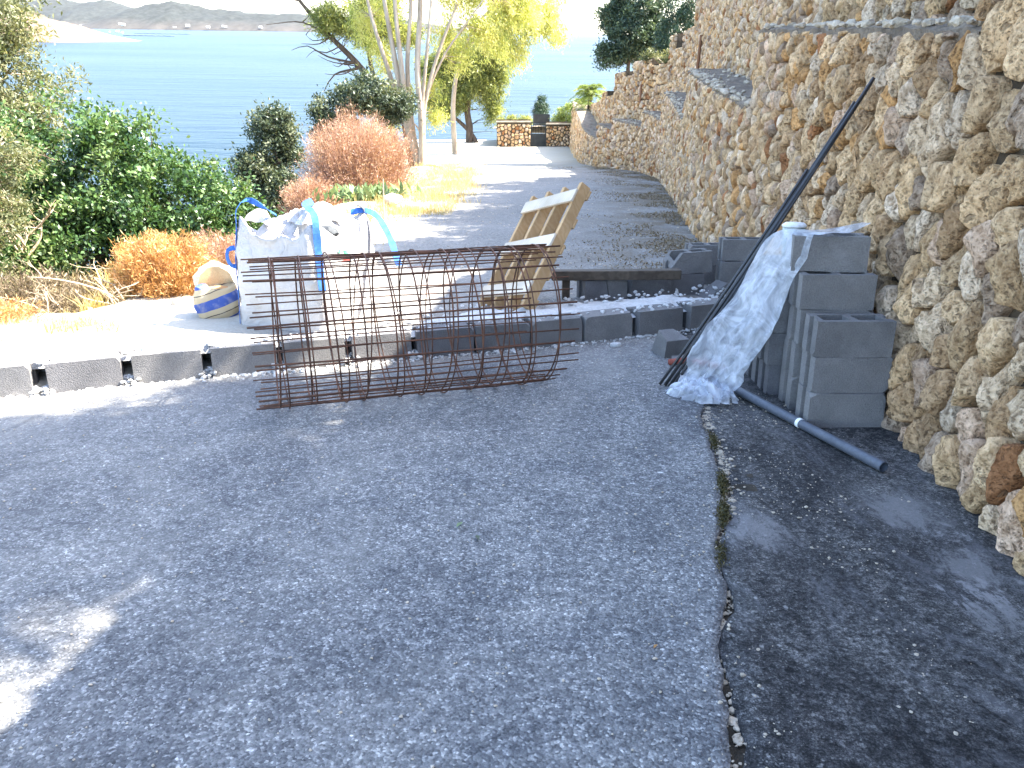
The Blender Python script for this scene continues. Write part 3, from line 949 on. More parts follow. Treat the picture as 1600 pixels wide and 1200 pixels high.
# ------------------------------------------------------------------ concrete blocks
BL, BD, BH = .42, .205, .202
def block_mesh(name, hollow=True):
    xs = [0, .022, .045, .19, .23, .375, .398, BL] if hollow else [0, .02, BL - .02, BL]
    ysx = [0, .04, .07, .135, .165, BD] if hollow else [0, .06, BD - .06, BD]
    def solid(i, j):
        if i < 0 or j < 0 or i >= len(xs) - 1 or j >= len(ysx) - 1: return False
        if hollow:
            if i in (2, 4) and 1 <= j <= 3: return False
            if i in (0, 6) and j == 2: return False
        else:
            if i in (0, 2) and j == 1: return False
        return True
    bm = bmesh.new(); vd = {}
    def v(i, j, k):
        key = (i, j, k)
        if key not in vd: vd[key] = bm.verts.new((xs[i] - BL / 2, ysx[j] - BD / 2, BH * k))
        return vd[key]
    for i in range(len(xs) - 1):
        for j in range(len(ysx) - 1):
            if not solid(i, j): continue
            bm.faces.new((v(i, j, 1), v(i + 1, j, 1), v(i + 1, j + 1, 1), v(i, j + 1, 1)))
            bm.faces.new((v(i, j, 0), v(i, j + 1, 0), v(i + 1, j + 1, 0), v(i + 1, j, 0)))
            if not solid(i - 1, j): bm.faces.new((v(i, j, 0), v(i, j, 1), v(i, j + 1, 1), v(i, j + 1, 0)))
            if not solid(i + 1, j): bm.faces.new((v(i + 1, j, 0), v(i + 1, j + 1, 0), v(i + 1, j + 1, 1), v(i + 1, j, 1)))
            if not solid(i, j - 1): bm.faces.new((v(i, j, 0), v(i + 1, j, 0), v(i + 1, j, 1), v(i, j, 1)))
            if not solid(i, j + 1): bm.faces.new((v(i, j + 1, 0), v(i, j + 1, 1), v(i + 1, j + 1, 1), v(i + 1, j + 1, 0)))
    es = [e for e in bm.edges if len(e.link_faces) == 2 and e.calc_face_angle(0) > .6]
    bmesh.ops.bevel(bm, geom=es, offset=.0045, segments=1, affect='EDGES', clamp_overlap=True)
    me = bpy.data.meshes.new(name); bm.to_mesh(me); bm.free()
    me.materials.append(M['block'])
    return me
HOLLOW = block_mesh('hollow_block'); SOLID = block_mesh('filled_block', False)
_bv = {}
def broken_mesh(name, cuts, base=None):
    bm = bmesh.new(); bm.from_mesh(base or SOLID)
    for co, no in cuts:
        g = bm.verts[:] + bm.edges[:] + bm.faces[:]
        res = bmesh.ops.bisect_plane(bm, geom=g, plane_co=co, plane_no=no, clear_outer=True)
        es = [e for e in res['geom_cut'] if isinstance(e, bmesh.types.BMEdge)]
        try: bmesh.ops.holes_fill(bm, edges=es)
        except Exception: pass
    bmesh.ops.triangulate(bm, faces=[f for f in bm.faces if len(f.verts) > 4])
    me = bpy.data.meshes.new(name); bm.to_mesh(me); bm.free()
    if not me.materials: me.materials.append(M['block'])
    return me

def variant(me):
    """one of a few chipped and slightly uneven copies of a block"""
    k = (me.name, rbv.randint(0, 5))
    if k not in _bv:
        r = random.Random(hash(k[1] * 7 + len(me.vertices)))
        cuts = []
        for q in range(r.randint(2, 4)):
            sx, sy, sz = r.choice((-1, 1)), r.choice((-1, 1)), r.choice((0, 1, 1))
            axis = r.choice(('c', 'e', 'e'))
            n = Vector((sx * r.uniform(.3, 1), sy * r.uniform(.3, 1), (sz * 2 - 1) * r.uniform(.3, 1))).normalized()
            co = Vector((sx * BL / 2, sy * BD / 2, sz * BH)) - n * r.uniform(.008, .022)
            cuts.append((co, n))
        m2 = broken_mesh(me.name, cuts, me)
        sd = r.random() * 50
        for v in m2.vertices:
            p = v.co
            v.co = p + Vector((fbm((p.x, p.y, p.z + sd), 9, 2), fbm((p.x + sd, p.y, p.z), 9, 2), fbm((p.x, p.y + sd, p.z), 9, 2))) * .0035
        _bv[k] = m2
    return _bv[k]
rbv = random.Random(77)
def block(me, x, y, z, rz, label, group=None, rx=0, ry=0, name='concrete_block'):
    if me in (HOLLOW, SOLID): me = variant(me)
    return tag(link(name, me, loc=(x, y, z), rot=(rx, ry, rz)), label, 'block', group)

ORD = ['first', 'second', 'third', 'fourth', 'fifth', 'sixth', 'seventh', 'eighth', 'ninth', 'tenth', 'eleventh', 'twelfth']
cb = [(-3.40, -2.95), (-2.91, -2.49), (-2.45, -2.04), (-2.0, -1.60), (-1.56, -1.17), (-1.12, -.72), (-.67, -.29), (-.26, .13), (.165, .53), (.56, .96), (.99, 1.42), (1.45, 1.86)]
rb = random.Random(4)
for i, (a, b) in enumerate(cb):
    y0, y1 = curb_y(a), curb_y(b)
    an = math.atan2(y1 - y0, b - a)
    mid = ((a + b) / 2, (y0 + y1) / 2)
    nx_, ny_ = -math.sin(an), math.cos(an)
    wh = 'sunlit concrete block, %s from the left in the low row across the road' if i < 4 else 'shaded concrete block, %s from the left in the low row across the road'
    block(SOLID, mid[0] + nx_ * BD / 2, mid[1] + ny_ * BD / 2, -.004, an + rb.uniform(-.02, .02), wh % ORD[i], 'low row of blocks across the road', ry=rb.uniform(-.012, .012))

# second row lying behind, near the beam
cr = broken_mesh('cracked_half', [((.005, 0, .1), (1, .1, .18))])
cr2 = broken_mesh('cracked_half', [((.012, 0, .1), (-1, -.1, -.18))])
o = empty('cracked_block', (.84, 7.35, .05), (0, 0, .3), label='cracked grey block under the middle of the dark beam', cat='block', group='loose blocks behind the low row')
link('block_half', cr, o); link('block_half', cr2, o, loc=(.006, .004, 0), rot=(0, 0, -.03))
G2 = 'loose blocks behind the low row'
block(SOLID, 1.28, 7.48, .05, .32, 'whole grey block under the right end of the dark beam', G2)
block(SOLID, 1.62, 7.62, .05, .3, 'grey block between the beam end and the wall, lowest in its heap', G2)
chip = broken_mesh('chipped_block', [((-.12, 0, .202), (-.75, -.2, .62))], HOLLOW)
block(chip, 1.70, 7.66, .256, .2, 'chipped block lying on the heap just right of the beam end', G2, ry=-.04)
tri = broken_mesh('broken_block', [((.02, 0, .1), (-.75, 0, .66))])
block(tri, 1.84, 7.42, .03, .25, 'broken wedge of block below the chipped block beside the wall', G2, ry=.25)
block(HOLLOW, 2.02, 8.25, .24, .05, 'grey block farthest up the track, behind the chipped one', G2)
block(HOLLOW, 2.02, 8.25, .036, .08, 'lower block of the farthest pair behind the chipped block', G2)
block(HOLLOW, 2.22, 7.68, .374, -.03, 'uppermost block of the stack left of the leaning rods', G2)
block(HOLLOW, 2.20, 7.62, .17, .0, 'middle block of the stack left of the leaning rods', G2)
block(HOLLOW, 2.21, 7.64, -.034, .03, 'lowest block of the stack left of the leaning rods', G2)
block(HOLLOW, 2.0, 6.55, .196, 1.5, 'upper block standing end-on behind the leaning rods', G2)
block(HOLLOW, 2.01, 6.5, -.008, 1.54, 'lower block standing end-on behind the leaning rods', G2)

# the big stack by the wall
G3 = 'blocks stacked against the stone wall'
def col(x, y, n, rz, names, jit=.015, extra=()):
    r = random.Random(int(x * 100 + y * 10))
    for k in range(n):
        block(HOLLOW, x + r.uniform(-jit, jit), y + r.uniform(-jit, jit), -.014 + k * (BH + .0015), rz + r.uniform(-.02, .02), names[k], G3)
col(1.865, 4.27, 3, -.02, ['bottom block of the front column by the wall, beside the plastic pipe', 'middle block of the three-high front column by the wall', 'top block of the front column by the wall, its cavities showing'])
col(1.86, 4.57, 4, -.02, ['bottom block of the second column, just behind the front column', 'block one up in the second column behind the front column', 'third block up in the second column behind the front column', 'fourth block up, right below the topmost plastic-covered block'])
block(HOLLOW, 1.84, 4.66, -.014 + 4 * (BH + .0015), -.12, 'topmost block of the stack with plastic film over its left end', G3)
col(1.80, 4.83, 4, .0, ['bottom block of the column half hidden by the plastic film', 'second block up beside the hanging plastic film', 'third block up beside the hanging plastic film', 'fourth block up tucked under the plastic film'])
col(1.80, 5.10, 4, .03, ['bottom block of the column behind the plastic film', 'second block of the column behind the plastic film', 'third block of the column behind the plastic film', 'fourth block of the column behind the plastic film'])
col(1.84, 5.38, 3, .02, ['bottom block of the rearmost column of the big stack', 'middle block of the rearmost column of the big stack', 'top block of the rearmost column of the big stack'])
block(HOLLOW, 1.62, 4.98, .39, 1.2, 'turned block jutting out of the stack through the plastic film', G3)

# broken pieces on the ground
def rock_mesh(name, sx, sy, sz, seed, mat, sub=2, amp=.25, flat=0.):
    bm = bmesh.new(); bmesh.ops.create_icosphere(bm, subdivisions=sub, radius=1)
    for v in bm.verts:
        p = v.co.copy()
        k = 1 + amp * fbm((p.x + seed, p.y, p.z), 1.1, 3) * 1.6
        q = p * k
        m_ = max(abs(q.x), abs(q.y), abs(q.z))
        q = q.lerp(q / max(m_, .01) * .85, .35)
        v.co = Vector((q.x * sx, q.y * sy, max(q.z, -.6) * sz + .6 * sz))
    me = bpy.data.meshes.new(name); bm.to_mesh(me); bm.free(); me.materials.append(mat)
    return me
ch = broken_mesh('concrete_chunk', [((.01, 0, .15), (.25, -.25, .93)), ((.085, 0, .1), (1, .15, .3)), ((-.09, 0, .1), (-1, .2, .25)), ((0, .06, .1), (.1, .9, .3))])
tag(link('concrete_chunk', ch, loc=(1.17, 5.66, .02), rot=(.12, -.22, .45)), 'broken pale concrete chunk lying before the row of blocks', 'rubble', 'broken concrete pieces')
tag(link('concrete_shard', rock_mesh('concrete_shard', .14, .06, .025, 9, M['block'], 2), loc=(1.25, 5.48, 0), rot=(0, .1, .5)), 'flat grey concrete shard beside the pale chunk', 'rubble', 'broken concrete pieces')
tag(link('concrete_shard', rock_mesh('concrete_shard', .05, .03, .02, 5, M['cement'], 2), loc=(.79, 5.86, 0), rot=(0, 0, .2)), 'small pale concrete shard at the foot of the ninth block', 'rubble', 'broken concrete pieces')
tag(link('concrete_shard', rock_mesh('concrete_shard', .10, .07, .03, 15, M['cement'], 2), loc=(1.62, 5.75, -.01), rot=(0, .15, .8)), 'pale concrete slab fragment behind the foot of the leaning rods', 'rubble', 'broken concrete pieces')
tag(link('concrete_shard', rock_mesh('concrete_shard', .09, .05, .025, 25, M['block'], 2), loc=(1.5, 5.52, -.01), rot=(0, -.1, -.3)), 'grey concrete fragment between the leaning rods and the plastic film', 'rubble', 'broken concrete pieces')
b = MB(); b.tube([(1.10, 5.33, .03), (1.22, 5.36, .032), (1.34, 5.30, .03), (1.47, 5.18, .028)], .022, 8)
tag(link('red_hose', b.mesh('red_hose', M['redplastic'], True)), 'short dull red hose on the ground behind the rods', 'hose')

# ------------------------------------------------------------------ infill mortar and crumbs round the row
def scatter_rocks(name, P, S, mat, flat=.6, seed=1):
    r = np.random.default_rng(seed)
    t = (1 + 5 ** .5) / 2
    iv = np.array([(-1, t, 0), (1, t, 0), (-1, -t, 0), (1, -t, 0), (0, -1, t), (0, 1, t), (0, -1, -t), (0, 1, -t), (t, 0, -1), (t, 0, 1), (-t, 0, -1), (-t, 0, 1)], float)
    iv /= np.linalg.norm(iv[0])
    fc = np.array([(0, 11, 5), (0, 5, 1), (0, 1, 7), (0, 7, 10), (0, 10, 11), (1, 5, 9), (5, 11, 4), (11, 10, 2), (10, 7, 6), (7, 1, 8), (3, 9, 4), (3, 4, 2), (3, 2, 6), (3, 6, 8), (3, 8, 9), (4, 9, 5), (2, 4, 11), (6, 2, 10), (8, 6, 7), (9, 8, 1)])
    P = np.asarray(P, float); S = np.asarray(S, float); n = len(P)
    A = r.uniform(0, 6.28, n); c, s = np.cos(A), np.sin(A)
    V = iv[None] * r.uniform(.7, 1.25, (n, 12, 1)) * (S[:, None, None] * np.stack([r.uniform(.7, 1.3, n), r.uniform(.7, 1.3, n), np.full(n, flat)], 1)[:, None])
    X = V[..., 0] * c[:, None] - V[..., 1] * s[:, None]; Y = V[..., 0] * s[:, None] + V[..., 1] * c[:, None]
    V = np.stack([X, Y, V[..., 2]], -1) + P[:, None]
    F = (fc[None] + (np.arange(n) * 12)[:, None, None]).reshape(-1, 3)
    return np_mesh(name, V.reshape(-1, 3), F, mat, False)

link('ledge_rubble', scatter_rocks('ledge_rubble', LEDGE_RUBBLE[0], LEDGE_RUBBLE[1], M['pale_rock'], .7, 9), WALL, kind='stuff')
V = []; F = []
us = np.linspace(-3.5, 2.25, 150); nv = 16
for x in us:
    y0 = curb_y(x) + (.13 if x < -.9 else .08)
    wdt = 1.05 if x > -.9 else .22
    wdt = .22 + (.85) * max(0, min(1, (x + 1.1) / .7)) * max(0, min(1, (1.9 - x) / .5))
    for j in range(nv):
        s = j / (nv - 1); y = y0 + s * wdt
        z = .208 if s < .2 else .16
        n = fbm((x, y, 0), 5, 4)
        e = max(0, min(1, (1 - s) * 4)) * max(0, min(1, s * 12))
        V.append((x, y, (.175 + .035 * n + .04 * max(0, .3 - s)) * e + .02 * (1 - e) - (.05 if s > .5 else 0) * e + (.12 if s < .05 else 0)))
for i in range(len(us) - 1):
    for j in range(nv - 1):
        k = i * nv + j; F.append((k, k + nv, k + nv + 1, k + 1))
tag(link('mortar_bed', np_mesh('mortar_bed', V, F, M['cement'], True)), 'lumpy pale mortar spread along the top and back of the low row', 'mortar', kind='stuff')
P = []; S = []
for i in range(900):
    x = random.uniform(-3.5, 1.9); P.append((x, curb_y(x) - abs(random.gauss(0, .05)) + .01, random.uniform(0, .006))); S.append(random.choice((.006, .009, .012, .018)) * random.uniform(.6, 1.3) * (1.3 if x < -1 else .8))
for a, b in zip(cb[:6], cb[1:7]):
    for i in range(45):
        x = random.uniform(a[1] - .03, b[0] + .03); P.append((x, curb_y(x) + random.uniform(-.03, .1), random.uniform(0, .05))); S.append(random.uniform(.008, .024))
for i in range(700):
    x = random.uniform(-3.4, 2.0); y = curb_y(x) + random.uniform(.03, .22 if x < -1 else 1.0)
    P.append((x, y, .2 if y < curb_y(x) + .22 else .15)); S.append(random.uniform(.006, .026))
tag(link('mortar_crumbs', scatter_rocks('mortar_crumbs', P, S, M['cement'], .7, 2)), 'pale mortar crumbs scattered along the low row of blocks', 'crumbs', kind='stuff')
# pebbles and grit on the asphalt and apron
P = []; S = []
for i in range(2600):
    y = 1.2 + 5 * random.random() ** 1.3; x = crack_x(y) + random.gauss(.28, .28)
    if x > wall_x(y) - .03: continue
    
    if fbm((x, y, 7), 2.2) < .02: continue
    P.append((x, y, -.006 if x > crack_x(y) else .004)); S.append(random.choice((.0015, .002, .002, .003, .003, .004, .007)) * random.uniform(.7, 1.3))
for i in range(900):
    y = 1.2 + 3.6 * random.random(); x = crack_x(y) + .05 * fbm((y, 4, 0), 1.1, 2) + random.gauss(.02, .022)
    P.append((x, y, -.016)); S.append(random.choice((.003, .005, .008, .013)) * random.uniform(.6, 1.3))
for i in range(2200):
    y = 1.2 + 4.6 * random.random(); x = random.uniform(-3.2, 1.2)
    if x > crack_x(y) - .05 or y > curb_y(x) - .03: continue
    P.append((x, y, .003 + road_z(x, y))); S.append(random.choice((.0015, .002, .003, .005)) * random.uniform(.7, 1.4))
tag(link('loose_grit', scatter_rocks('loose_grit', P, S, M['pale_rock'], .55, 3)), 'pale loose grit and pebbles on the asphalt and apron', 'gravel', kind='stuff')
P = []; S = []
for i in range(2500):
    y = random.uniform(6.6, 30); x = random.uniform(edge_x(y), wall_x(y) - .05)
    if y < curb_y(max(-5, min(2.2, x))) + .3: continue
    P.append((x, y, tr_z(x, y))); S.append(random.choice((.004, .006, .01, .018)) * random.uniform(.7, 1.4))
tag(link('track_gravel', scatter_rocks('track_gravel', P, S, M['pale_rock'], .55, 4)), 'small stones strewn over the gravel track beyond the blocks', 'gravel', kind='stuff')

# ------------------------------------------------------------------ rebar cage
cA = Vector((-1.45, 4.50, .445)); cB = Vector((.20, 5.05, .445)); RC = .437
ax = (cB - cA).normalized(); sd_ = Vector((0, 0, 1)).cross(ax).normalized(); upv = Vector((0, 0, 1))
cage = empty('rebar_cage', (-.62, 4.78, 0), label='rusty round rebar cage lying on its side on the asphalt', cat='rebar cage')
co_ = Vector((-.62, 4.78, 0))
rc = random.Random(5)
def ring_pt(c, a, rad, sq=1.0):
    return c + (sd_ * math.cos(a) * rad + upv * math.sin(a) * rad * sq)
NB = 34
for k in range(NB):
    a = math.tau * k / NB + rc.uniform(-.03, .03)
    e0 = rc.uniform(.02, .09); e1 = rc.uniform(.0, .10)
    r0 = RC + rc.uniform(-.004, .004)
    pts = []
    for s in np.linspace(0, 1, 5):
        c = cA.lerp(cB, s) + ax * ((s - .5) * 2 * (e1 if s > .5 else e0))
        p = ring_pt(c, a + .02 * math.sin(s * 3 + k), r0 + rc.uniform(-.006, .006)) - co_
        pts.append(p)
    b = MB(); b.tube(pts, .0045 if k % 3 else .006, 5)
    link('long_bar', b.mesh('long_bar', M['rust'], True), cage)
NH = 11
for k in range(NH):
    s = .035 + .93 * k / (NH - 1)
    for q in range(2):
        c = cA.lerp(cB, s + q * .012 + rc.uniform(-.004, .004))
        lean = rc.uniform(-.03, .03); ph = rc.uniform(0, 6)
        pts = []
        for j in range(37):
            a = math.tau * j / 36
            wob = 1 + .012 * math.sin(2 * a + ph) + .008 * math.sin(3 * a + ph * 2)
            pts.append(ring_pt(c, a, RC * wob + (.008 if q else -.006)) + ax * (lean * math.sin(a) + .015 * math.sin(a + ph)) - co_)
        b = MB(); b.tube(pts, .0042 if q else .0052, 5, cap=False)
        link('hoop', b.mesh('hoop', M['rust'], True), cage)

# ------------------------------------------------------------------ pallet and beam
A = Vector((.159, 6.305, .171)); Lv = Vector((.501, .545, .926)); Wv = Vector((-.408, .666, -.172))
lx = Lv.normalized(); wx = (Wv - lx * Wv.dot(lx)).normalized(); nx3 = lx.cross(wx)
if nx3.x > 0: nx3 = -nx3          # slatted face looks left and up
PL, PW = 1.19, .80
pal = empty('wooden_pallet', tuple(A), label='raw pine pallet leaning up on its end behind the blocks', cat='pallet')
def pp(l, w_, n): return lx * l + wx * w_ + nx3 * n
def plank(name, l0, l1, w0, w1, n0, n1, mat):
    b = MB(); c = [pp(l, ww, n) for l in (l0, l1) for ww in (w0, w1) for n in (n0, n1)]
    b.v = [tuple(q) for q in c]
    b.f = [(0, 1, 3, 2), (4, 6, 7, 5), (0, 4, 5, 1), (2, 3, 7, 6), (0, 2, 6, 4), (1, 5, 7, 3)]
    me = b.mesh(name, mat, bevel=.003)
    bm = bmesh.new(); bm.from_mesh(me); bmesh.ops.recalc_face_normals(bm, faces=bm.faces); bm.to_mesh(me); bm.free()
    return link(name, me, pal)
for w0 in (0, .25, .50, .76):
    plank('stringer', 0, PL, w0, w0 + .04, 0, .10, M['wood'])
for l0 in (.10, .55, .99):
    plank('slat', l0, l0 + .12, -.005, PW + .005, .1005, .122, M['lit_slatwood'])
for l0 in (.02, .30, .55, .80, 1.08):
    plank('bottom_board', l0, l0 + .09, -.005, PW + .005, -.022, -.0005, M['wood'])
b = MB()
bp = [(.40, 7.22, .272), (.75, 7.24, .275), (1.1, 7.25, .272), (1.53, 7.27, .268)]
for p, q in zip(bp[:-1], bp[1:]): pass
b.beam((.36, 7.22, .303), (1.55, 7.28, .303), .12, .085)
me = b.mesh('timber_beam', M['oldwood'], bevel=.006)
tag(link('timber_beam', me), 'long dark weathered timber beam resting on grey blocks', 'beam')
tag(link('timber_offcut', (lambda b: (b.box((.5, 7.28, .14), (.07, .09, .22)), b.mesh('timber_offcut', M['oldwood'], bevel=.004))[1])(MB())), 'short timber offcut propping the left end of the dark beam', 'wood')

# ------------------------------------------------------------------ bulk bag and small sack
bagN, bagL = Vector((-1.44, 5.97, 0)), Vector((-2.22, 6.29, 0))
bx = (bagN - bagL); bw = bx.length + .03; bx.normalize(); by = Vector((-bx.y, bx.x, 0))
bcen = bagN - bx * bw / 2 + by * bw / 2
bag = empty('bulk_bag', (bcen.x, bcen.y, .05), (0, 0, math.atan2(bx.y, bx.x)), label='big white woven builders bag with blue lifting straps', cat='bulk bag')
V = []; F = []; NA, NZ = 64, 26
BHt = .84
def bagp(a, t):
    """a angle, t 0..1 wall"""
    c, s = math.cos(a), math.sin(a)
    e = 8 - 4.0 * t
    k = 1 / ((abs(c) ** e + abs(s) ** e) ** (1 / e))
    h = bw / 2 * (1 + .05 * math.sin(t * math.pi) - .03 * t)
    wr = .022 * fbm((c * 2, s * 2, t * 4), 1.6, 3) + .03 * fbm((c * 5, s * 5, t * 2), 1.6, 3) * (t ** 1.2) + .02 * math.sin(9 * a + 5 * t) * max(0, t - .55)
    r = h * k + wr
    topz = BHt * (1 - .13 + .17 * max(0, -math.cos(4 * a)) ** 2 + .07 * fbm((c * 1.5, s * 1.5, 5), 1.2, 2))
    return Vector((c * r, s * r, topz * t))
for j in range(NZ):
    t = j / (NZ - 1)
    for i in range(NA): V.append(bagp(math.tau * i / NA, t))
NT_ = 9
for j in range(1, NT_):
    s = j / NT_
    for i in range(NA):
        a = math.tau * i / NA; p = bagp(a, 1)
        q = Vector((p.x * (1 - s), p.y * (1 - s), 0))
        z = p.z * (1 - s) + BHt * .97 * s + (.12 * s ** .7 - .03) + .12 * fbm((q.x, q.y, 4), 3.2, 3) - .07 * abs(fbm((q.x, q.y, 8), 6, 2)) - .05 * math.sin(min(1, s * 3) * math.pi)
        V.append(Vector((q.x, q.y, z)))
V.append(Vector((0, 0, BHt + .06)))
for j in range(NZ + NT_ - 2):
    for i in range(NA):
        a = j * NA + i; b_ = j * NA + (i + 1) % NA
        F.append((a, b_, b_ + NA, a + NA))
body = np_mesh('body', V[:-1], F, M['bag'], True)
link('body', body, bag)
e = (NZ + NT_ - 2) * NA
link('top_cover', np_mesh('top_cover', [V[e + i] for i in range(NA)] + [V[-1]], [(i, (i + 1) % NA, NA) for i in range(NA)], M['bag'], True), bag)
def flap(name, pts, wid, nrm, mat, parent, thick=.004, sag=None):
    """a flat webbing ribbon through pts"""
    b = MB(); n = len(pts); pts = [Vector(p) for p in pts]
    rows = []
    for k, p in enumerate(pts):
        t = (pts[min(k + 1, n - 1)] - pts[max(k - 1, 0)]).normalized()
        nn = Vector(nrm); sidev = t.cross(nn).normalized(); nn = sidev.cross(t).normalized()
        w_ = wid * (1 + .08 * math.sin(k * 1.7))
        rows.append([p - sidev * w_ / 2 + nn * thick / 2, p + sidev * w_ / 2 + nn * thick / 2, p + sidev * w_ / 2 - nn * thick / 2, p - sidev * w_ / 2 - nn * thick / 2])
    for r_ in rows: b.v += [tuple(q) for q in r_]
    for k in range(n - 1):
        for j in range(4):
            b.f.append((k * 4 + j, k * 4 + (j + 1) % 4, k * 4 + 4 + (j + 1) % 4, k * 4 + 4 + j))
    b.f.append((3, 2, 1, 0)); q = (n - 1) * 4; b.f.append((q, q + 1, q + 2, q + 3))
    return link(name, b.mesh(name, mat, False), parent)
def cor(i, t, out=.012):
    a = math.pi / 4 + i * math.pi / 2
    p = bagp(a, t); d = Vector((math.cos(a), math.sin(a), 0)); return p + d * out
def sp(pts, n=8):
    P = catmull([tuple(p) for p in pts], .04); return [Vector(p) for p in P]
# corner seams (near corner is i=3, left corner i=2, right corner i=0)
flap('strap', sp([cor(3, .42), cor(3, .6), cor(3, .8), cor(3, .97, .02), cor(3, 1, .0) + Vector((-.03, .03, .07)), Vector((.1, -.12, BHt + .12)), Vector((.05, .05, BHt + .13))]), .055, (.7, -.7, .3), M['blue'], bag)
flap('strap', sp([cor(2, .25), cor(2, .6), cor(2, .9), cor(2, 1, .02) + Vector((-.0, 0, .05)), cor(2, 1, -.05) + Vector((.0, .02, .12)), cor(2, 1, -.10) + Vector((.1, 0, .07)), cor(2, 1, -.2) + Vector((.1, 0, .0))]), .045, (-.7, -.7, .2), M['blue'], bag)
flap('strap', sp([cor(2, .72, .0), cor(2, .70, .05), cor(2, .62, .07), cor(2, .56, .04), cor(2, .55, .0)]), .04, (-.2, -.9, .2), M['blue'], bag)
flap('seam', sp([cor(2, .0, .006), cor(2, .3, .006), cor(2, .6, .006), cor(2, .9, .006)]), .016, (-.7, -.7, 0), M['blue'], bag)
flap('seam', sp([cor(3, .0, .006), cor(3, .2, .006), cor(3, .42, .006)]), .014, (.7, -.7, 0), M['bag'], bag)
q = cor(0, .98)
flap('strap', sp([q + Vector((-.12, -.05, -.01)), q + Vector((0, -.02, .01)), q + Vector((.13, -.03, -.04)), q + Vector((.28, -.10, -.2)), q + Vector((.40, -.18, -.40))]), .055, (.6, -.5, .6), M['blue'], bag)
flap('strap', sp([q + Vector((-.06, -.03, .05)), q + Vector((-.0, -.02, .02)), q + Vector((.015, -.015, -.12)), q + Vector((.01, -.012, -.3)), cor(0, .5)]), .05, (.7, .1, .1), M['darkstrap'], bag)
# loose folds of the filling skirt standing up along the left
for k, (x0, y0, w_, h_) in enumerate(((-.22, -.30, .30, .10), (.08, -.22, .26, .09), (.22, .05, .28, .07))):
    fv = []; ff = []
    for i in range(13):
        for j in range(6):
            s = i / 12; t = j / 5
            fv.append((x0 - w_ / 2 + w_ * s, y0 + .06 * math.sin(s * 5 + k) + .10 * t, BHt - .015 + h_ * math.sin(t * 2.4) * (.6 + .4 * math.sin(s * 6 + k * 2)) + .02 * fbm((s, t, k), 5)))
    for i in range(12):
        for j in range(5):
            a = i * 6 + j; ff.append((a, a + 6, a + 7, a + 1))
    link('skirt_fold', np_mesh('skirt_fold', fv, ff, M['bag'], True), bag)
link('filling_spout', rock_mesh('filling_spout', .075, .06, .05, 4, M['darkstrap'], 2, .35), bag, loc=(.33, -.18, BHt - .10), rot=(.5, .3, .4))
for nm, m_, a, t, w_, h_ in (('printed_mark', 'green_ink', -.30, .86, .12, .03), ('printed_mark', 'red_ink', -.27, .78, .07, .045)):
    fv = []; ff = []
    for i in range(9):
        for j in range(4):
            p = bagp(a + (i / 8 - .5) * w_ / .42, t + (j / 3 - .5) * h_ / BHt); d = Vector((p.x, p.y, 0)).normalized()
            fv.append(p + d * .004)
    for i in range(8):
        for j in range(3):
            k = i * 4 + j; ff.append((k, k + 4, k + 5, k + 1))
    link(nm, np_mesh(nm, fv, ff, M[m_], True), bag)

sk = empty('striped_sack', (-2.50, 6.62, .06), (0, 0, .25), label='small striped sack, blue and tan, standing open left of the big bag', cat='sack')
V = []; F = []; NA, NZ = 36, 14
for j in range(NZ):
    t = j / (NZ - 1)
    for i in range(NA):
        a = math.tau * i / NA; c, s = math.cos(a), math.sin(a)
        k = 1 / ((abs(c) ** 2.8 + abs(s) ** 2.8) ** (1 / 2.8))
        r = k * (.15 + .03 * math.sin(t * 3.0) - .01 * t + .012 * fbm((c * 2, s * 2, t * 3), 1.5, 3))
        V.append((c * r * 1.05, s * r * .85, .26 * t * (1 + .06 * fbm((c, s, 3), 1.3)) + .005))
b0 = (NZ - 1) * NA
for j in range(NZ - 1):
    for i in range(NA):
        a = j * NA + i; b_ = j * NA + (i + 1) % NA; F.append((a, b_, b_ + NA, a + NA))
for i in range(NA):
    p = V[b0 + i]; V.append((p[0] * .8, p[1] * .8, p[2] - .05))
for i in range(NA):
    a = b0 + i; b_ = b0 + (i + 1) % NA; F.append((a, b_, b_ + NA, a + NA))
link('body', np_mesh('body', V, F, M['sack'], True), sk)
V = []; F = []
for i in range(13):
    for j in range(8):
        s = i / 12 * 2 - 1; t = j / 7
        V.append((s * .155 * (1 - .25 * t), .12 - .03 * s * s - .03 * t, .24 + .17 * t * (1 - .35 * s * s) + .012 * fbm((s, t, 0), 3)))
for i in range(12):
    for j in range(7):
        a = i * 8 + j; F.append((a, a + 8, a + 9, a + 1))
link('open_flap', np_mesh('open_flap', V, F, M['tan'], True), sk)
link('sand_fill', rock_mesh('sand_fill', .125, .10, .035, 3, M['sand'], 2, .1), sk, loc=(0, 0, .2))

# ------------------------------------------------------------------ leaning rods, pipe, film, bucket
rr = random.Random(2)
RG = 'rods leaning against the stone wall'
RL = ['longest black steel rod leaning across the wall', 'black steel rod just under the longest leaning rod', 'black rod lying close along the left of the leaning bundle', 'shorter black rod at the lower side of the leaning bundle', 'thin black rod in the middle of the leaning bundle']
F0 = Vector((.985, 4.86, .012)); F1 = Vector((2.13, 5.0, 1.87))
rd = (F1 - F0)
for k, (dx, dy, s, r_) in enumerate(((0, 0, 1.0, .0115), (.026, -.018, .985, .0105), (-.03, .02, .72, .010), (.045, -.035, .62, .010), (.012, .024, .93, .009))):
    a = F0 + Vector((dx, dy, 0)); bq = F1 + Vector((dx * .25, dy * .4 + .012 * k, .0))
    pts = [a.lerp(bq, q * s) + Vector((0, 0, -.02 * math.sin(q * 3.14))) for q in np.linspace(0, 1, 7)]
    bb = MB(); bb.tube(pts, r_, 8)
    tag(link('steel_rod', bb.mesh('steel_rod', M['black'], True)), RL[k], 'rod', RG)
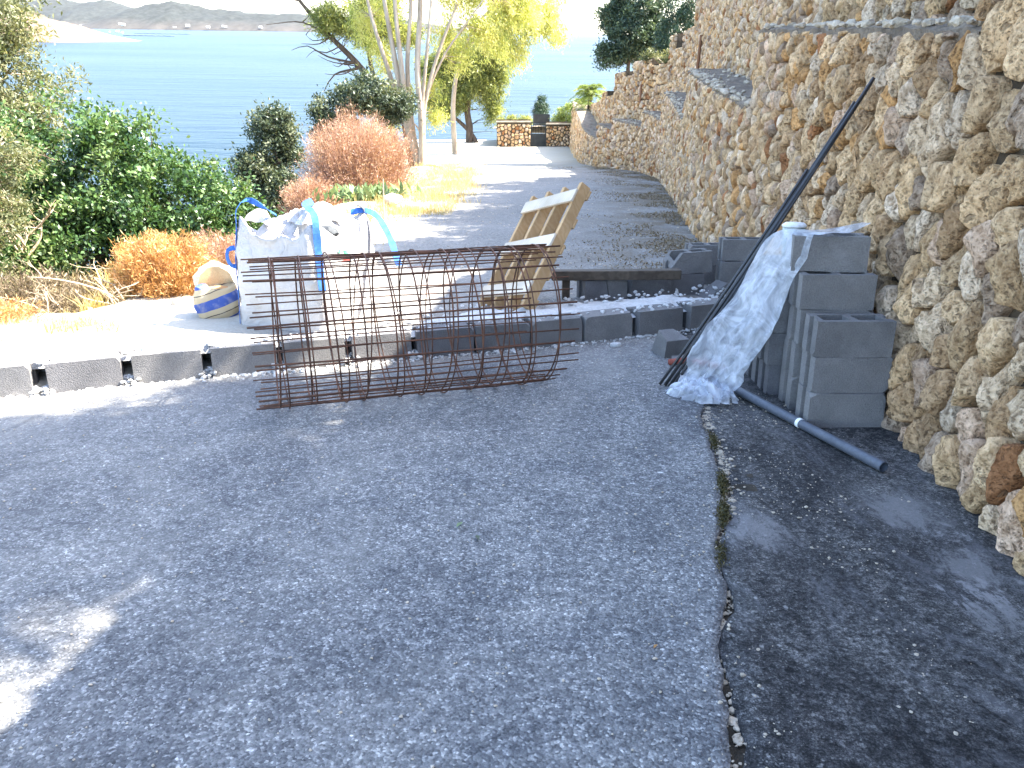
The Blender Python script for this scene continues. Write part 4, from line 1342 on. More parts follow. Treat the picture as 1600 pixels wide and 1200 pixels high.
pa, pb = Vector((1.42, 4.74, .018)), Vector((1.815, 3.56, .016))
b = MB(); pd = (pb - pa).normalized()
b.tube([pa.lerp(pb, q) for q in np.linspace(0, 1, 9)], .027, 14, cap=False)
b.tube([pb.lerp(pa, q) for q in np.linspace(0, 1, 9)], .0225, 14, cap=False)
pipe = tag(link('plastic_pipe', b.mesh('plastic_pipe', M['pipe'], True)), 'blue grey plastic pipe lying on the ground before the block stack', 'pipe')
bb = MB(); bb.tube([pa.lerp(pb, .48), pa.lerp(pb, .50)], .0285, 14)
link('paint_band', bb.mesh('paint_band', M['white'], True), pipe)

# plastic film: draped from the topmost block down to the ground
path = [(2.03, 4.60, 1.075), (1.86, 4.62, 1.025), (1.70, 4.64, 1.022), (1.60, 4.66, .96), (1.52, 4.67, .80), (1.44, 4.68, .60), (1.35, 4.68, .42), (1.27, 4.68, .26), (1.21, 4.69, .12), (1.17, 4.68, .05), (1.15, 4.62, .025)]
wid = [.05, .16, .26, .28, .27, .30, .36, .38, .40, .38, .30]
half = [(-.3, .7), (-.35, .7), (-.5, .6), (-.5, .55), (-.5, .5), (-.45, .55), (-.4, .6), (-.4, .6), (-.45, .6), (-.5, .55), (-.5, .5)]
PP = catmull(path, .016); tt = np.linspace(0, 1, len(PP)); wd = np.interp(tt, np.linspace(0, 1, len(wid)), wid)
V = []; F = []; NWd = 56
wdir = Vector((.62, -.78, .0)).normalized()
for i, p in enumerate(PP):
    for j in range(NWd):
        s = j / (NWd - 1) - .5
        q = Vector(p) + wdir * (s * wd[i])
        amp = .05 * min(1, max(0, tt[i] - .22) * 3)
        n = 1.1 * fbm((s * 2.2, tt[i] * 2.6, 2), 1.6, 3) - .9 * abs(fbm((s * 2.4 + tt[i] * 2.2, tt[i] * 2.0 - s, 12), 1.8, 3)) + .25 * math.sin(s * 13 + tt[i] * 9)
        q += Vector((-.78, -.62, .25)).normalized() * (n * amp)
        if tt[i] > .75:
            k = (tt[i] - .75) / .25
            q += Vector((fbm((s * 4, tt[i] * 6, 1), 2, 3), fbm((s * 4, tt[i] * 6, 5), 2, 3), .6 * fbm((s * 5, tt[i] * 7, 9), 2, 3))) * .09 * k
        q.z -= .10 * (s + .5) * math.sin(tt[i] * math.pi) * (1 if tt[i] > .3 else 0)
        q.z = max(q.z, .008)
        if tt[i] < .28: q.z = max(q.z, 1.012 + .006 * abs(n)) if q.x > 1.64 else q.z
        V.append(q)
for i in range(len(PP) - 1):
    for j in range(NWd - 1):
        k = i * NWd + j; F.append((k, k + NWd, k + NWd + 1, k + 1))
film = empty('plastic_film', (1.3, 4.68, 0), label='crumpled clear plastic film trailing from the block stack to the ground', cat='plastic film')
fo = Vector((1.3, 4.68, 0))
link('hanging_sheet', np_mesh('hanging_sheet', [v - fo for v in V], F, M['film'], True), film)
# crumpled heap at its foot
V = []; F = []; nu, nvv = 44, 40
for i in range(nu):
    for j in range(nvv):
        u = i / (nu - 1) * 2 - 1; v = j / (nvv - 1) * 2 - 1
        r2 = min(1, u * u + v * v)
        x = 1.17 + u * .20 - .02 * v + .03 * fbm((u, v, 3), 3, 3); y = 4.64 + v * .14 + u * -.05 + .03 * fbm((u, v, 6), 3, 3)
        z = .012 + .085 * (1 - r2) ** .6 * (1 + .9 * fbm((u, v, 1), 3.2, 4)) + .03 * abs(fbm((u, v, 2), 6, 3)) * (1 - r2 * .8)
        V.append(Vector((x, y, max(.006, z))) - fo)
for i in range(nu - 1):
    for j in range(nvv - 1):
        uu = (i + .5) / (nu - 1) * 2 - 1; vv = (j + .5) / (nvv - 1) * 2 - 1
        if uu * uu + vv * vv > 1.02 + .25 * fbm((math.atan2(vv, uu) * 2, 0, 0), 1.5): continue
        k = i * nvv + j; F.append((k, k + nvv, k + nvv + 1, k + 1))
link('crumpled_heap', np_mesh('crumpled_heap', V, F, M['film'], True), film)

bk = empty('bucket', (1.80, 5.12, .80), label='small pale plastic bucket standing on the blocks behind the film', cat='bucket')
b = MB(); b.tube([(0, 0, 0), (0, 0, .16), (0, 0, .19)], [.06, .07, .071], 20)
bb_ = link('body', b.mesh('body', M['bucket'], True), bk)
b = MB(); b.tube([(.074 * math.cos(q), .02, .16 - .09 * math.sin(q)) for q in np.linspace(0, math.pi, 9)], .003, 5)
link('handle', b.mesh('handle', M['black'], True), bb_)
b = MB(); b.tube([(0, 0, .19), (0, 0, .2), (0, 0, .215)], [.076, .077, .06], 20)
link('lid', b.mesh('lid', M['white'], True), bk)

# ------------------------------------------------------------------ vegetation tools
def unit(v): return v / np.maximum(np.linalg.norm(v, axis=-1, keepdims=True), 1e-9)
def leaves_np(C, length, asp, bias=(0, 0, .3), seed=0, jit=.35, dirs=None):
    r = np.random.default_rng(seed)
    n = len(C)
    a = unit(r.normal(size=(n, 3)) + np.array(bias)) if dirs is None else unit(dirs + r.normal(size=(n, 3)) * .25)
    b = unit(np.cross(a, r.normal(size=(n, 3))))
    l = (length * r.uniform(1 - jit, 1 + jit, n))[:, None]; w_ = l * asp
    V = np.stack([C, C + a * l * .5 + b * w_ * .5, C + a * l, C + a * l * .5 - b * w_ * .5], 1)
    return V.reshape(-1, 3)
def leaf_mesh(name, C, length, asp, mat, bias=(0, 0, .3), seed=0, tint=None, dirs=None):
    V = leaves_np(C, length, asp, bias, seed, dirs=dirs)
    n = len(C)
    F = np.arange(n * 4).reshape(n, 4)
    r = np.random.default_rng(seed + 1)
    t = r.beta(2, 2, n) if tint is None else np.clip(tint + r.normal(0, .16, n), 0, 1)
    return np_mesh(name, V, F, mat, False, np.repeat(t, 4))
def clumps(lobes, n, rc, k, seed, inner=.55, zflat=.8, hole=0.0):
    """leaf positions in clumps spread over lobes (cx,cy,cz,rx,ry,rz); also returns clump centres and a per-leaf tint"""
    r = np.random.default_rng(seed)
    L_ = np.array(lobes, float)
    wgt = (L_[:, 3] * L_[:, 4] + L_[:, 4] * L_[:, 5] + L_[:, 3] * L_[:, 5]); wgt /= wgt.sum()
    ids = r.choice(len(L_), n, p=wgt)
    d = unit(r.normal(size=(n, 3)))
    rad = r.uniform(inner ** 2, 1, n) ** .5 * r.uniform(.92, 1.1, n)
    C = L_[ids, :3] + d * L_[ids, 3:] * rad[:, None]
    if hole:
        keep = np.array([fbm(tuple(c), hole) > -.32 for c in C]); C = C[keep]; d = d[keep]
    n = len(C)
    rcs = rc * r.uniform(.55, 1.35, n)
    off = r.normal(size=(n, k, 3)) * .5
    P = C[:, None] + off * rcs[:, None, None] * np.array([1, 1, zflat])
    tb = np.clip(r.normal(.5, .23, n), 0, 1)
    return P.reshape(-1, 3), C, np.repeat(tb, k)
def limb(b, p0, p1, r0, r1, bend=.12, n=6, seed=0, sides=6):
    r = random.Random(seed); p0 = Vector(p0); p1 = Vector(p1); L_ = (p1 - p0).length
    o1 = Vector((r.uniform(-1, 1), r.uniform(-1, 1), r.uniform(-.3, .6))) * L_ * bend
    o2 = Vector((r.uniform(-1, 1), r.uniform(-1, 1), r.uniform(-.3, .6))) * L_ * bend * .5
    pts = []; rad = []
    for k in range(n + 1):
        t = k / n
        pts.append(p0.lerp(p1, t) + o1 * math.sin(t * math.pi) + o2 * math.sin(2 * t * math.pi))
        rad.append(r0 + (r1 - r0) * t)
    b.tube(pts, rad, sides, cap=False)
    return pts
def plant(name, label, cat, base, lobes, nclump, rc, k, leaf, asp, lmat, bmat, seed, trunk_r=.06, stems=1, inner=.55, bias=(0, 0, .3), group=None, hole=0., twig=.35, trunk_h=None, zflat=.8, droop=None, trunks=None):
    root = empty(name, base, label=label, cat=cat, group=group)
    B0 = np.array(base)
    lob = [tuple(np.array(l[:3]) - B0) + tuple(l[3:]) for l in lobes]
    P, C, T = clumps(lob, nclump, rc, k, seed, inner, zflat, hole)
    b = MB(); r = random.Random(seed)
    starts = []
    if trunks:
        for pts, rad in trunks:
            pts = [Vector(p) - Vector(base) for p in pts]
            b.tube([Vector(q) for q in catmull([tuple(p) for p in pts], .35)], list(np.interp(np.linspace(0, 1, len(catmull([tuple(p) for p in pts], .35))), np.linspace(0, 1, len(rad)), rad)), 8, cap=False)
            starts += pts[1:]
    else:
        for s in range(stems):
            l = lob[s % len(lob)]
            th = trunk_h if trunk_h else max(.2, l[2] * .55)
            top = Vector((l[0] * .6, l[1] * .6, th)) if stems > 1 else Vector((l[0] * .3, l[1] * .3, th))
            sp0 = Vector((r.uniform(-.1, .1), r.uniform(-.1, .1), -.25)) * (1 if stems > 1 else .2)
            sp0.z = -.25
            starts += limb(b, sp0, top, trunk_r, trunk_r * .6, .06, 5, seed + s)[2:]
        for s, l in enumerate(lob):
            st = min(starts, key=lambda q: (q - Vector(l[:3])).length)
            starts += limb(b, st, Vector(l[:3]), trunk_r * .55, trunk_r * .25, .1, 5, seed + 50 + s, 5)[1:]
    idx = r.sample(range(len(C)), min(len(C), int(len(C) * twig)))
    st_np = np.array([tuple(q) for q in starts])
    for q in idx:
        c = C[q]; dd = np.linalg.norm(st_np - c, axis=1); s0 = st_np[int(dd.argmin())]
        limb(b, s0, c, trunk_r * .14 + .004, .003, .1, 3, seed + q, 3)
    link('trunk' if cat == 'tree' else 'stems', b.mesh('stems', bmat, True), root)
    dirs = None
    if droop is not None:
        dirs = np.tile(np.array(droop, float), (len(P), 1)) + np.random.default_rng(seed).normal(size=(len(P), 3)) * .35
    link('crown' if cat == 'tree' else 'foliage', leaf_mesh('foliage', P, leaf, asp, lmat, bias, seed, T, dirs), root)
    return root

# ------------------------------------------------------------------ shrubs on the left bank
plant('lentisk_bush', 'large dense glossy green bush covering the left bank above the sea', 'bush', (-5.2, 10.6, -1.2),
      [(-4.6, 10.9, .45, .95, 1.0, .85), (-5.15, 11.0, .85, .9, .9, .85), (-5.9, 10.8, 1.15, .95, .9, .85), (-4.05, 11.0, .15, .62, .8, .72), (-3.75, 11.0, -.15, .4, .6, .5), (-5.3, 10.2, .0, 1.0, .7, .8), (-6.4, 10.0, .3, .9, .8, .9), (-4.35, 10.4, -.3, .8, .6, .6), (-6.2, 9.4, -.3, .8, .6, .7), (-5.1, 11.0, 0, 1.6, .9, .9), (-6.6, 10.8, .6, .8, .9, .9)],
      820, .23, 140, .066, .52, M['lentisk'], M['bark_dark'], 31, .05, 6, .62, hole=1.5, twig=.15)
plant('olive_shrub', 'tall pale olive-green shrub at the upper left, left of the glossy bush', 'bush', (-7.6, 11.8, -2.2),
      [(-7.0, 11.8, 2.3, .75, .9, .75), (-7.5, 11.6, 1.4, .95, .8, .9), (-7.0, 11.3, 3.1, .7, .8, .75), (-8.0, 11.8, 2.6, .9, .9, .9), (-7.3, 11.5, 4.0, .8, .8, .8), (-6.75, 11.6, 1.55, .5, .6, .5)],
      800, .22, 100, .07, .32, M['olive'], M['deadwood'], 37, .05, 5, .5, hole=1.3, twig=.4)
plant('yellowing_shrub', 'yellow-green straggly shrub among bleached branches at the left edge', 'bush', (-5.8, 8.4, -.9),
      [(-5.75, 8.6, .75, .55, .5, .5), (-5.9, 8.3, .2, .6, .5, .5), (-5.5, 8.8, 1.25, .35, .4, .3), (-6.2, 8.5, 1.3, .5, .5, .5)],
      300, .16, 80, .055, .28, M['olive'], M['deadwood'], 41, .03, 5, .4, hole=1.2, twig=.6)

def dead_branch(name, label, base, n, spread, h, seed, r0=.02, lean=(0, 0, 0), group=None):
    b = MB(); r = random.Random(seed)
    for s in range(n):
        a = r.uniform(0, 6.28); k = r.uniform(.4, 1)
        p1 = Vector((math.cos(a) * spread * k + lean[0], math.sin(a) * spread * .6 * k + lean[1], h * r.uniform(.35, 1) + lean[2]))
        pts = limb(b, (0, 0, -.05), p1, r0 * r.uniform(.6, 1), r0 * .25, .18, 7, seed * 31 + s, 5)
        for q in range(4):
            st = pts[r.randint(2, 6)]
            p2 = st + Vector((r.uniform(-1, 1), r.uniform(-.6, .6), r.uniform(-.1, .9))) * spread * .45
            pt2 = limb(b, st, p2, r0 * .35, r0 * .12, .2, 5, seed * 77 + s * 9 + q, 4)
            for w_ in range(2):
                s3 = pt2[r.randint(2, 5)]
                limb(b, s3, s3 + Vector((r.uniform(-1, 1), r.uniform(-.6, .6), r.uniform(-.3, .8))) * spread * .2, r0 * .14, r0 * .06, .2, 3, seed * 5 + q, 3)
    return tag(link(name, b.mesh(name, M['deadwood'], True), loc=base), label, 'branch', group)
GB = 'bleached dead branches on the left bank'
dead_branch('dead_branch', 'bleached dead branch sprawling left from the orange dry bush', (-3.55, 7.25, -.05), 5, .55, .38, 3, .017, (-.55, .1, .05), GB)
dead_branch('dead_branch', 'forked pale dead branches sticking out of the green bush', (-5.75, 9.35, .15), 6, .65, .75, 8, .022, (.15, -.25, .1), GB)
dead_branch('dead_branch', 'tangle of bleached twigs low at the left edge of the bank', (-4.75, 6.9, -.35), 9, .6, .5, 12, .013, (0, 0, 0), GB)
dead_branch('dead_branch', 'low heap of dry twigs between the orange bush and left edge', (-4.25, 7.15, -.2), 8, .6, .35, 17, .011, (0, 0, 0), GB)

def stem_bush(name, label, base, rx, ry, h, n, mat, seed, wid=.006, tipn=5, tipl=.05, shell=.0, cat='bush'):
    """dome of fine upright stems with dry tufts at the tips"""
    r = np.random.default_rng(seed)
    root = empty(name, base, label=label, cat=cat)
    u = unit(r.normal(size=(n, 3))); u[:, 2] = np.where(u[:, 2] < -.45, -u[:, 2], u[:, 2])
    top = u * np.array([rx, ry, h * .55]) * ((.62 + .40 * r.random(n) ** .6) * (1 + .30 * np.array([fbm((q[0] + seed, q[1], q[2]), 2.4, 3) for q in u])))[:, None] + np.array([0, 0, h * .46])
    org = np.stack([r.normal(0, rx * .16, n), r.normal(0, ry * .16, n), np.zeros(n)], 1)
    mid = org * .5 + top * .5 + np.stack([u[:, 0] * rx * .12, u[:, 1] * ry * .12, np.zeros(n) - .02], 1) + r.normal(size=(n, 3)) * rx * .03
    side = unit(np.cross(top - org, r.normal(size=(n, 3))))
    w_ = wid * r.uniform(.6, 1.3, n)[:, None]
    V = np.stack([org - side * w_, org + side * w_, mid - side * w_ * .7, mid + side * w_ * .7, top - side * w_ * .3, top + side * w_ * .3], 1).reshape(-1, 3)
    k = np.arange(n)[:, None] * 6
    F = np.concatenate([k + np.array([[0, 1, 3, 2]]), k + np.array([[2, 3, 5, 4]])])
    t = np.clip(r.normal(.4, .25, n), 0, 1)
    link('stems', np_mesh('stems', V, F, mat, False, np.repeat(t, 6)), root)
    m = r.uniform(.62, 1.0, (n, tipn, 1))
    C = mid[:, None] * (1 - (m - .5) * 2).clip(0, 1) + top[:, None] * ((m - .5) * 2).clip(0, 1) + r.normal(size=(n, tipn, 3)) * rx * .02
    D_ = np.repeat(unit(top - mid), tipn, axis=0) + r.normal(size=(n * tipn, 3)) * .8
    tt_ = np.clip(.45 + np.repeat(np.array([.55 * fbm((q[0] * 1.7 + seed, q[1] * 1.7, q[2] * 1.7), 1.6, 3) for q in u]), tipn) + r.normal(0, .2, n * tipn), 0, 1)
    link('dry_tufts', leaf_mesh('dry_tufts', C.reshape(-1, 3), tipl, .16, mat, seed=seed, tint=tt_, dirs=D_), root)
    return root
stem_bush('dry_spurge_bush', 'dome-shaped orange dry bush beside the striped sack', (-3.42, 7.75, -.08), .54, .45, .72, 2300, M['orangebush'], 3, .0022, 6, .05)
stem_bush('rusty_round_bush', 'big rounded rusty-brown bare bush beside the pale-trunked tree', (-4.3, 23.2, -.85), 1.72, 1.6, 2.85, 6500, M['rustbush'], 5, .0045, 5, .09)
stem_bush('rusty_bush', 'smaller orange-brown bush low at the left foot of the round one', (-5.25, 21.5, -1.2), .9, .9, 1.6, 2600, M['rustbush'], 6, .004, 6, .085)
stem_bush('grey_twig_bush', 'pale grey bare twiggy bush by the green bush edge', (-5.0, 15.2, -1.3), .75, .7, 1.25, 1600, M['greytwig'], 9, .004, 4, .06)
stem_bush('straw_bush', 'straw-coloured dry bush at the lower left edge of the bank', (-4.6, 6.7, -.25), .55, .4, .45, 1200, M['orangebush'], 12, .0022, 5, .05)
stem_bush('brown_dry_bush', 'brown dry scrub under the green bush beside the big bag', (-3.5, 9.6, -.35), .6, .6, .75, 1500, M['rustbush'], 14, .003, 5, .06)

stem_bush('brown_thicket', 'dark brown tangled scrub below the green bush at the left', (-4.75, 8.0, -.75), .85, .5, 1.0, 2600, M['thicket'], 15, .003, 6, .06)
stem_bush('brown_thicket', 'brown dry scrub at the left edge of the picture', (-5.3, 7.4, -.9), .7, .45, 1.0, 2200, M['thicket'], 16, .003, 6, .06)
stem_bush('brown_thicket', 'low brown scrub between the orange bush and the bleached branches', (-4.15, 7.5, -.45), .5, .35, .6, 1500, M['thicket'], 17, .0025, 6, .05)

# rosette plant
rt = empty('succulent_plant', (-3.35, 19.0, -.1), label='low green fleshy plant at the foot of the rusty round bush', cat='plant')
pts = []; dr = []
r_ = np.random.default_rng(4)
C = np.stack([r_.normal(0, .45, 420), r_.normal(0, .3, 420), r_.uniform(0, .25, 420)], 1)
D_ = unit(np.stack([r_.normal(0, 1, 420), r_.normal(0, 1, 420), r_.uniform(.3, 1.4, 420)], 1))
link('leaves', leaf_mesh('leaves', C, .26, .3, M['agave'], seed=3, dirs=D_), rt)

# ------------------------------------------------------------------ trees towards the sea
plant('dark_shrub', 'dark green wind-bent shrub standing against the sea left of the rusty bush', 'bush', (-8.2, 29, -3.2),
      [(-8.3, 29, 1.5, .8, .8, .75), (-8.9, 28.6, .2, .75, .7, .75), (-9.0, 29.2, -.8, .8, .7, .8), (-8.0, 28.5, -.5, .6, .6, .7), (-8.0, 29.4, .6, .5, .5, .5)],
      330, .3, 85, .13, .42, M['darkshrub'], M['bark_dark'], 51, .09, 3, .45, hole=.8)
plant('grey_green_tree', 'grey-green low tree behind the rusty round bush', 'tree', (-6.2, 33, -2.2),
      [(-6.9, 33, 2.2, .9, .9, .8), (-5.7, 33, 2.7, 1.1, 1.0, .75), (-4.8, 33.5, 2.3, .9, .9, .7), (-7.2, 32.6, 1.3, .55, .6, .6)],
      330, .32, 85, .14, .38, M['darkshrub'], M['bark_dark'], 53, .10, 2, .45, hole=.7)
# pale multi-stemmed tree
tb = Vector((-4.15, 37, -.1))
trk = []
def T_(pts, r0, r1): trk.append(([tuple(p) for p in pts], [r0, (r0 * 1.1 + r1) / 2, r1]))
T_([(-4.15, 36.4, -.2), (-4.6, 36.4, 1.6), (-5.2, 36.4, 3.6), (-5.9, 36.4, 6.0), (-6.4, 36.5, 8.6)], .13, .045)
T_([(-4.1, 36.3, -.2), (-4.6, 36.3, 1.8), (-4.95, 36.2, 4.2), (-5.35, 36.2, 7.0), (-5.5, 36.2, 9.2)], .15, .05)
T_([(-4.1, 36.3, -.2), (-4.5, 36.2, 1.9), (-4.7, 36.1, 4.2), (-4.85, 36.1, 6.8), (-4.7, 36.1, 9.3)], .14, .05)
T_([(-4.05, 36.3, -.2), (-4.35, 36.3, 1.7), (-4.45, 36.3, 4.0), (-4.2, 36.3, 6.6), (-4.15, 36.4, 9.3)], .12, .05)
T_([(-3.95, 36.1, -.2), (-3.9, 36.1, 1.8), (-4.0, 36.1, 4.0), (-3.8, 36.2, 6.6), (-3.75, 36.2, 9.4)], .16, .06)
T_([(-3.95, 36.1, 0), (-3.85, 36.1, 2.4), (-3.55, 36.1, 4.8), (-3.3, 36.2, 7.0), (-3.1, 36.3, 9.2)], .09, .04)
T_([(-3.95, 36.2, 0), (-3.8, 36.2, 2.2), (-3.2, 36.2, 4.3), (-2.2, 36.3, 6.6), (-1.3, 36.4, 8.4)], .10, .04)
T_([(-3.95, 36.2, 0), (-3.7, 36.3, 2.6), (-2.9, 36.3, 4.4), (-2.0, 36.4, 5.6), (-.9, 36.5, 7.0)], .07, .025)
T_([(-3.9, 36.1, 1.2), (-4.2, 36.0, 1.7), (-4.5, 36.0, 1.3)], .05, .02)
plant('pale_trunked_tree', 'tall yellow-green tree with several slender pale trunks beside the track', 'tree', tuple(tb),
      [(-6.1, 37.3, 6.2, .9, .8, .9), (-4.8, 37.2, 7.3, 1.2, 1.0, .8), (-3.5, 37.4, 7.9, 1.1, 1.0, .8), (-2.3, 37, 6.9, 1.0, .9, .9), (-1.2, 37.2, 7.6, 1.0, .9, .8), (-5.6, 37.2, 4.5, .65, .6, .6), (-4.9, 37.2, 3.0, .6, .6, .5), (-3.5, 36.8, 3.3, .4, .4, .5), (-.3, 37.4, 6.4, .9, .8, .7), (.6, 37.6, 7.4, .8, .7, .7), (-3.3, 36.6, 2.0, .35, .4, .3), (-5.5, 37, 8.6, 1.2, 1.1, .9), (-3.0, 37.4, 5.3, .6, .6, .6), (-6.1, 37.4, 3.1, .75, .7, .65), (-6.4, 37.4, 5.0, .6, .6, .5), (-2.3, 37, 4.4, .6, .5, .6), (-1.5, 37, 5.6, .8, .7, .8), (-5.4, 37.2, 1.9, .5, .5, .35), (.9, 37.6, 6.2, .6, .6, .6), (-.6, 37.5, 5.0, .5, .5, .6)],
      620, .34, 78, .165, .2, M['eucalypt'], M['bark_pale'], 61, .12, 1, .2, hole=.75, twig=.3, zflat=1.25, droop=(.1, 0, -.7), trunks=trk)
b = MB(); limb(b, (-4.35, 36.6, -.2), (-4.75, 36.7, 2.3), .22, .15, .03, 6, 3, 9)
tag(link('reddish_trunk', b.mesh('reddish_trunk', M['bark_red'], True)), 'short reddish-brown dead trunk at the foot of the pale-trunked tree', 'trunk')
trk = []
T_([(-5.6, 43, -2.2), (-6.1, 43, 1.0), (-6.8, 43, 3.2), (-7.8, 43, 4.6), (-9.4, 43, 6.2), (-11.2, 43, 8.4)], .24, .06)
T_([(-6.8, 43, 3.2), (-7.2, 43.2, 5.0), (-7.0, 43.3, 7.0)], .14, .05)
T_([(-7.8, 43, 4.6), (-9.2, 42.8, 4.9), (-10.2, 42.8, 5.4), (-11.0, 42.8, 5.2)], .06, .012)
T_([(-7.6, 43, 4.4), (-9.0, 43.2, 4.1), (-9.6, 43.2, 3.3)], .07, .02)
T_([(-9.0, 43, 5.8), (-10.4, 43, 6.5), (-12.2, 43, 6.4)], .045, .01)
rp = random.Random(8)
for q in range(16):
    t_ = rp.random(); st = Vector((-7.0, 43, 3.6)).lerp(Vector((-11.0, 43, 8.0)), t_)
    d_ = Vector((-rp.uniform(.6, 1.8), rp.uniform(-.5, .5), rp.uniform(-.7, .8)))
    T_([tuple(st), tuple(st + d_ * .4 + Vector((0, 0, rp.uniform(-.2, .25)))), tuple(st + d_ * .75 + Vector((0, 0, rp.uniform(-.25, .2)))), tuple(st + d_)], .035, .008)
T_([(-6.5, 43, 2.4), (-7.6, 43, 2.6), (-8.2, 43, 2.2)], .06, .015)
plant('leaning_pine', 'dark-limbed pine leaning left over the sea behind the pale-trunked tree', 'tree', (-5.6, 43, -2.2),
      [(-8.2, 43, 6.8, 1.3, 1.2, .8), (-6.6, 43.2, 7.4, 1.4, 1.2, 1.0), (-9.2, 43.2, 6.5, .9, 1.0, .7), (-7.2, 43, 6.0, 1.2, 1.0, .7), (-5.6, 43.4, 6.0, 1.0, 1.0, .8), (-8.6, 43, 8.6, 1.5, 1.2, 1.0)],
      420, .42, 85, .2, .2, M['pine'], M['bark_dark'], 71, .16, 1, .3, hole=.5, twig=.3, trunks=trk)
trk = []
T_([(-2.9, 56, .3), (-2.85, 56, 1.6), (-3.0, 56, 2.6), (-2.7, 56, 4.0), (-2.4, 56, 5.6)], .26, .08)
T_([(-2.3, 56, .3), (-2.8, 56, 1.2), (-3.9, 56, 2.2), (-4.6, 56, 2.7)], .17, .06)
T_([(-3.0, 56, 2.4), (-3.9, 56, 3.6), (-4.8, 56, 4.5)], .12, .04)
plant('feathery_tree', 'feathery olive-green tree with dark twisted trunk at the end of the track', 'tree', (-2.9, 56, .3),
      [(-3.6, 56, 4.0, 1.4, 1.3, 1.2), (-4.9, 56, 3.4, 1.1, 1.1, 1.0), (-2.3, 56, 4.9, 1.4, 1.3, 1.2), (-3.4, 56, 6.2, 1.5, 1.4, 1.1), (-1.5, 56, 3.9, .9, .9, 1.0), (-1.2, 56, 2.5, .55, .7, .9), (-5.0, 56, 5.2, 1.2, 1.1, 1.0), (-1.0, 56, 6.2, 1.1, 1.1, .9), (-.9, 56, 4.9, .9, .9, .9), (-.7, 55.8, 1.7, .5, .5, .6), (-4.4, 56, 2.6, .8, .8, .5)],
      760, .42, 80, .24, .2, M['pine'], M['bark_dark'], 81, .2, 1, .3, hole=.45, twig=.2, zflat=1.2, droop=(0, 0, -.5), trunks=trk)
plant('hanging_tree', 'airy yellow-green crown hanging over the track end against the sky', 'tree', (-.4, 46, .1),
      [(.6, 46, 7.0, 1.4, 1.2, 1.2), (1.7, 46, 7.6, 1.1, 1.0, .9), (-.6, 46, 7.8, 1.4, 1.2, 1.2), (2.3, 46, 6.6, .7, .7, .8), (-.9, 46, 6.0, 1.0, 1.0, 1.0), (.2, 46, 5.2, .7, .7, .7)],
      320, .42, 60, .22, .2, M['eucalypt'], M['bark_pale'], 83, .09, 1, .25, hole=.45, twig=.25, zflat=1.3, droop=(.1, 0, -.8),
      trunks=[([(-3.2, 46.2, .1), (-3.2, 46, 3.0), (-2.6, 46, 5.5), (-1.2, 46, 7.4), (.6, 46, 8.0)], [.16, .1, .04]), ([(-2.6, 46, 5.4), (-1.6, 46, 6.2), (-.4, 46, 6.4)], [.06, .03, .02])])

# dry grass, litter
def blades(name, P, h, mat, seed, label, spread=.35, wid=.006):
    r = np.random.default_rng(seed); P = np.asarray(P); n = len(P)
    hh = h * r.uniform(.4, 1.3, n)[:, None]
    tip = P + np.concatenate([r.normal(0, spread, (n, 2)) * hh, hh], 1)
    mid = P * .5 + tip * .5 + np.array([0, 0, .06]) * hh
    s = unit(np.concatenate([r.normal(size=(n, 2)), np.zeros((n, 1))], 1)) * wid
    V = np.stack([P - s, P + s, mid + s * .7, mid - s * .7, tip], 1).reshape(-1, 3)
    k = np.arange(n)[:, None] * 5
    F = np.concatenate([k + np.array([[0, 1, 2]]), k + np.array([[0, 2, 3]]), k + np.array([[3, 2, 4]])])
    t = np.repeat(np.clip(r.beta(2, 2, n), 0, 1), 5)
    return tag(link(name, np_mesh(name, V, F, mat, False, t)), label, 'grass', kind='stuff')
P = []
rg = random.Random(9)
for i in range(42000):
    y = 6 + 30 * rg.random() ** 1.5
    e = edge_x(y); w_ = .9 if y < 12 else 1.1
    x = e + rg.gauss(.15, .55) + (.9 if y > 15 else .0)
    if y > 14 and x > e + 2.3: continue
    if y < 10 and (x > -2.95): continue
    if y < 8.2 and x < -3.75 - .25 * (y - 6.4): continue
    if fbm((x, y, 0), .8) < -.12: continue
    P.append((x, y, ground_z(x, y) - .03))
blades('dry_grass', P, .19, M['grass'], 3, 'golden dry grass along the left edge of the track', .4, .005)
P = []
for i in range(5000):
    y = rg.uniform(2.5, 6.6); x = edge_x(y) - abs(rg.gauss(0, .5)) + .35
    P.append((x, y, ground_z(x, y) - .03))
blades('straw_grass', P, .15, M['grass'], 4, 'short straw-coloured grass on the bank beside the low row', .5, .004)
r_ = np.random.default_rng(8); C = []
for i in range(30000):
    y = rg.uniform(8, 34); x = wall_x(y) - abs(rg.gauss(.1, .75)) - .05
    if fbm((x, y, 4), .7) < -.05: continue
    C.append((x, y, tr_z(x, y) + .008))
tag(link('leaf_litter', leaf_mesh('leaf_litter', np.array(C), .035, .5, M['litter'], bias=(0, 0, 0), seed=5)), 'brown dead leaves gathered along the foot of the wall', 'leaves', kind='stuff')
C = []
for i in range(4200):
    y = rg.choice((3.42, 3.4, 3.12, 3.1, 2.75, 3.95)) + rg.gauss(0, .055); x = crack_x(y) + .05 * fbm((y, 4, 0), 1.1, 2) + rg.gauss(0, .013)
    C.append((x, y, -.015 + rg.uniform(0, .022)))
tag(link('crack_moss', leaf_mesh('crack_moss', np.array(C), .011, .5, M['moss'], bias=(0, 0, .8), seed=6)), 'dark moss and dead weeds in the crack of the paving', 'moss', kind='stuff')
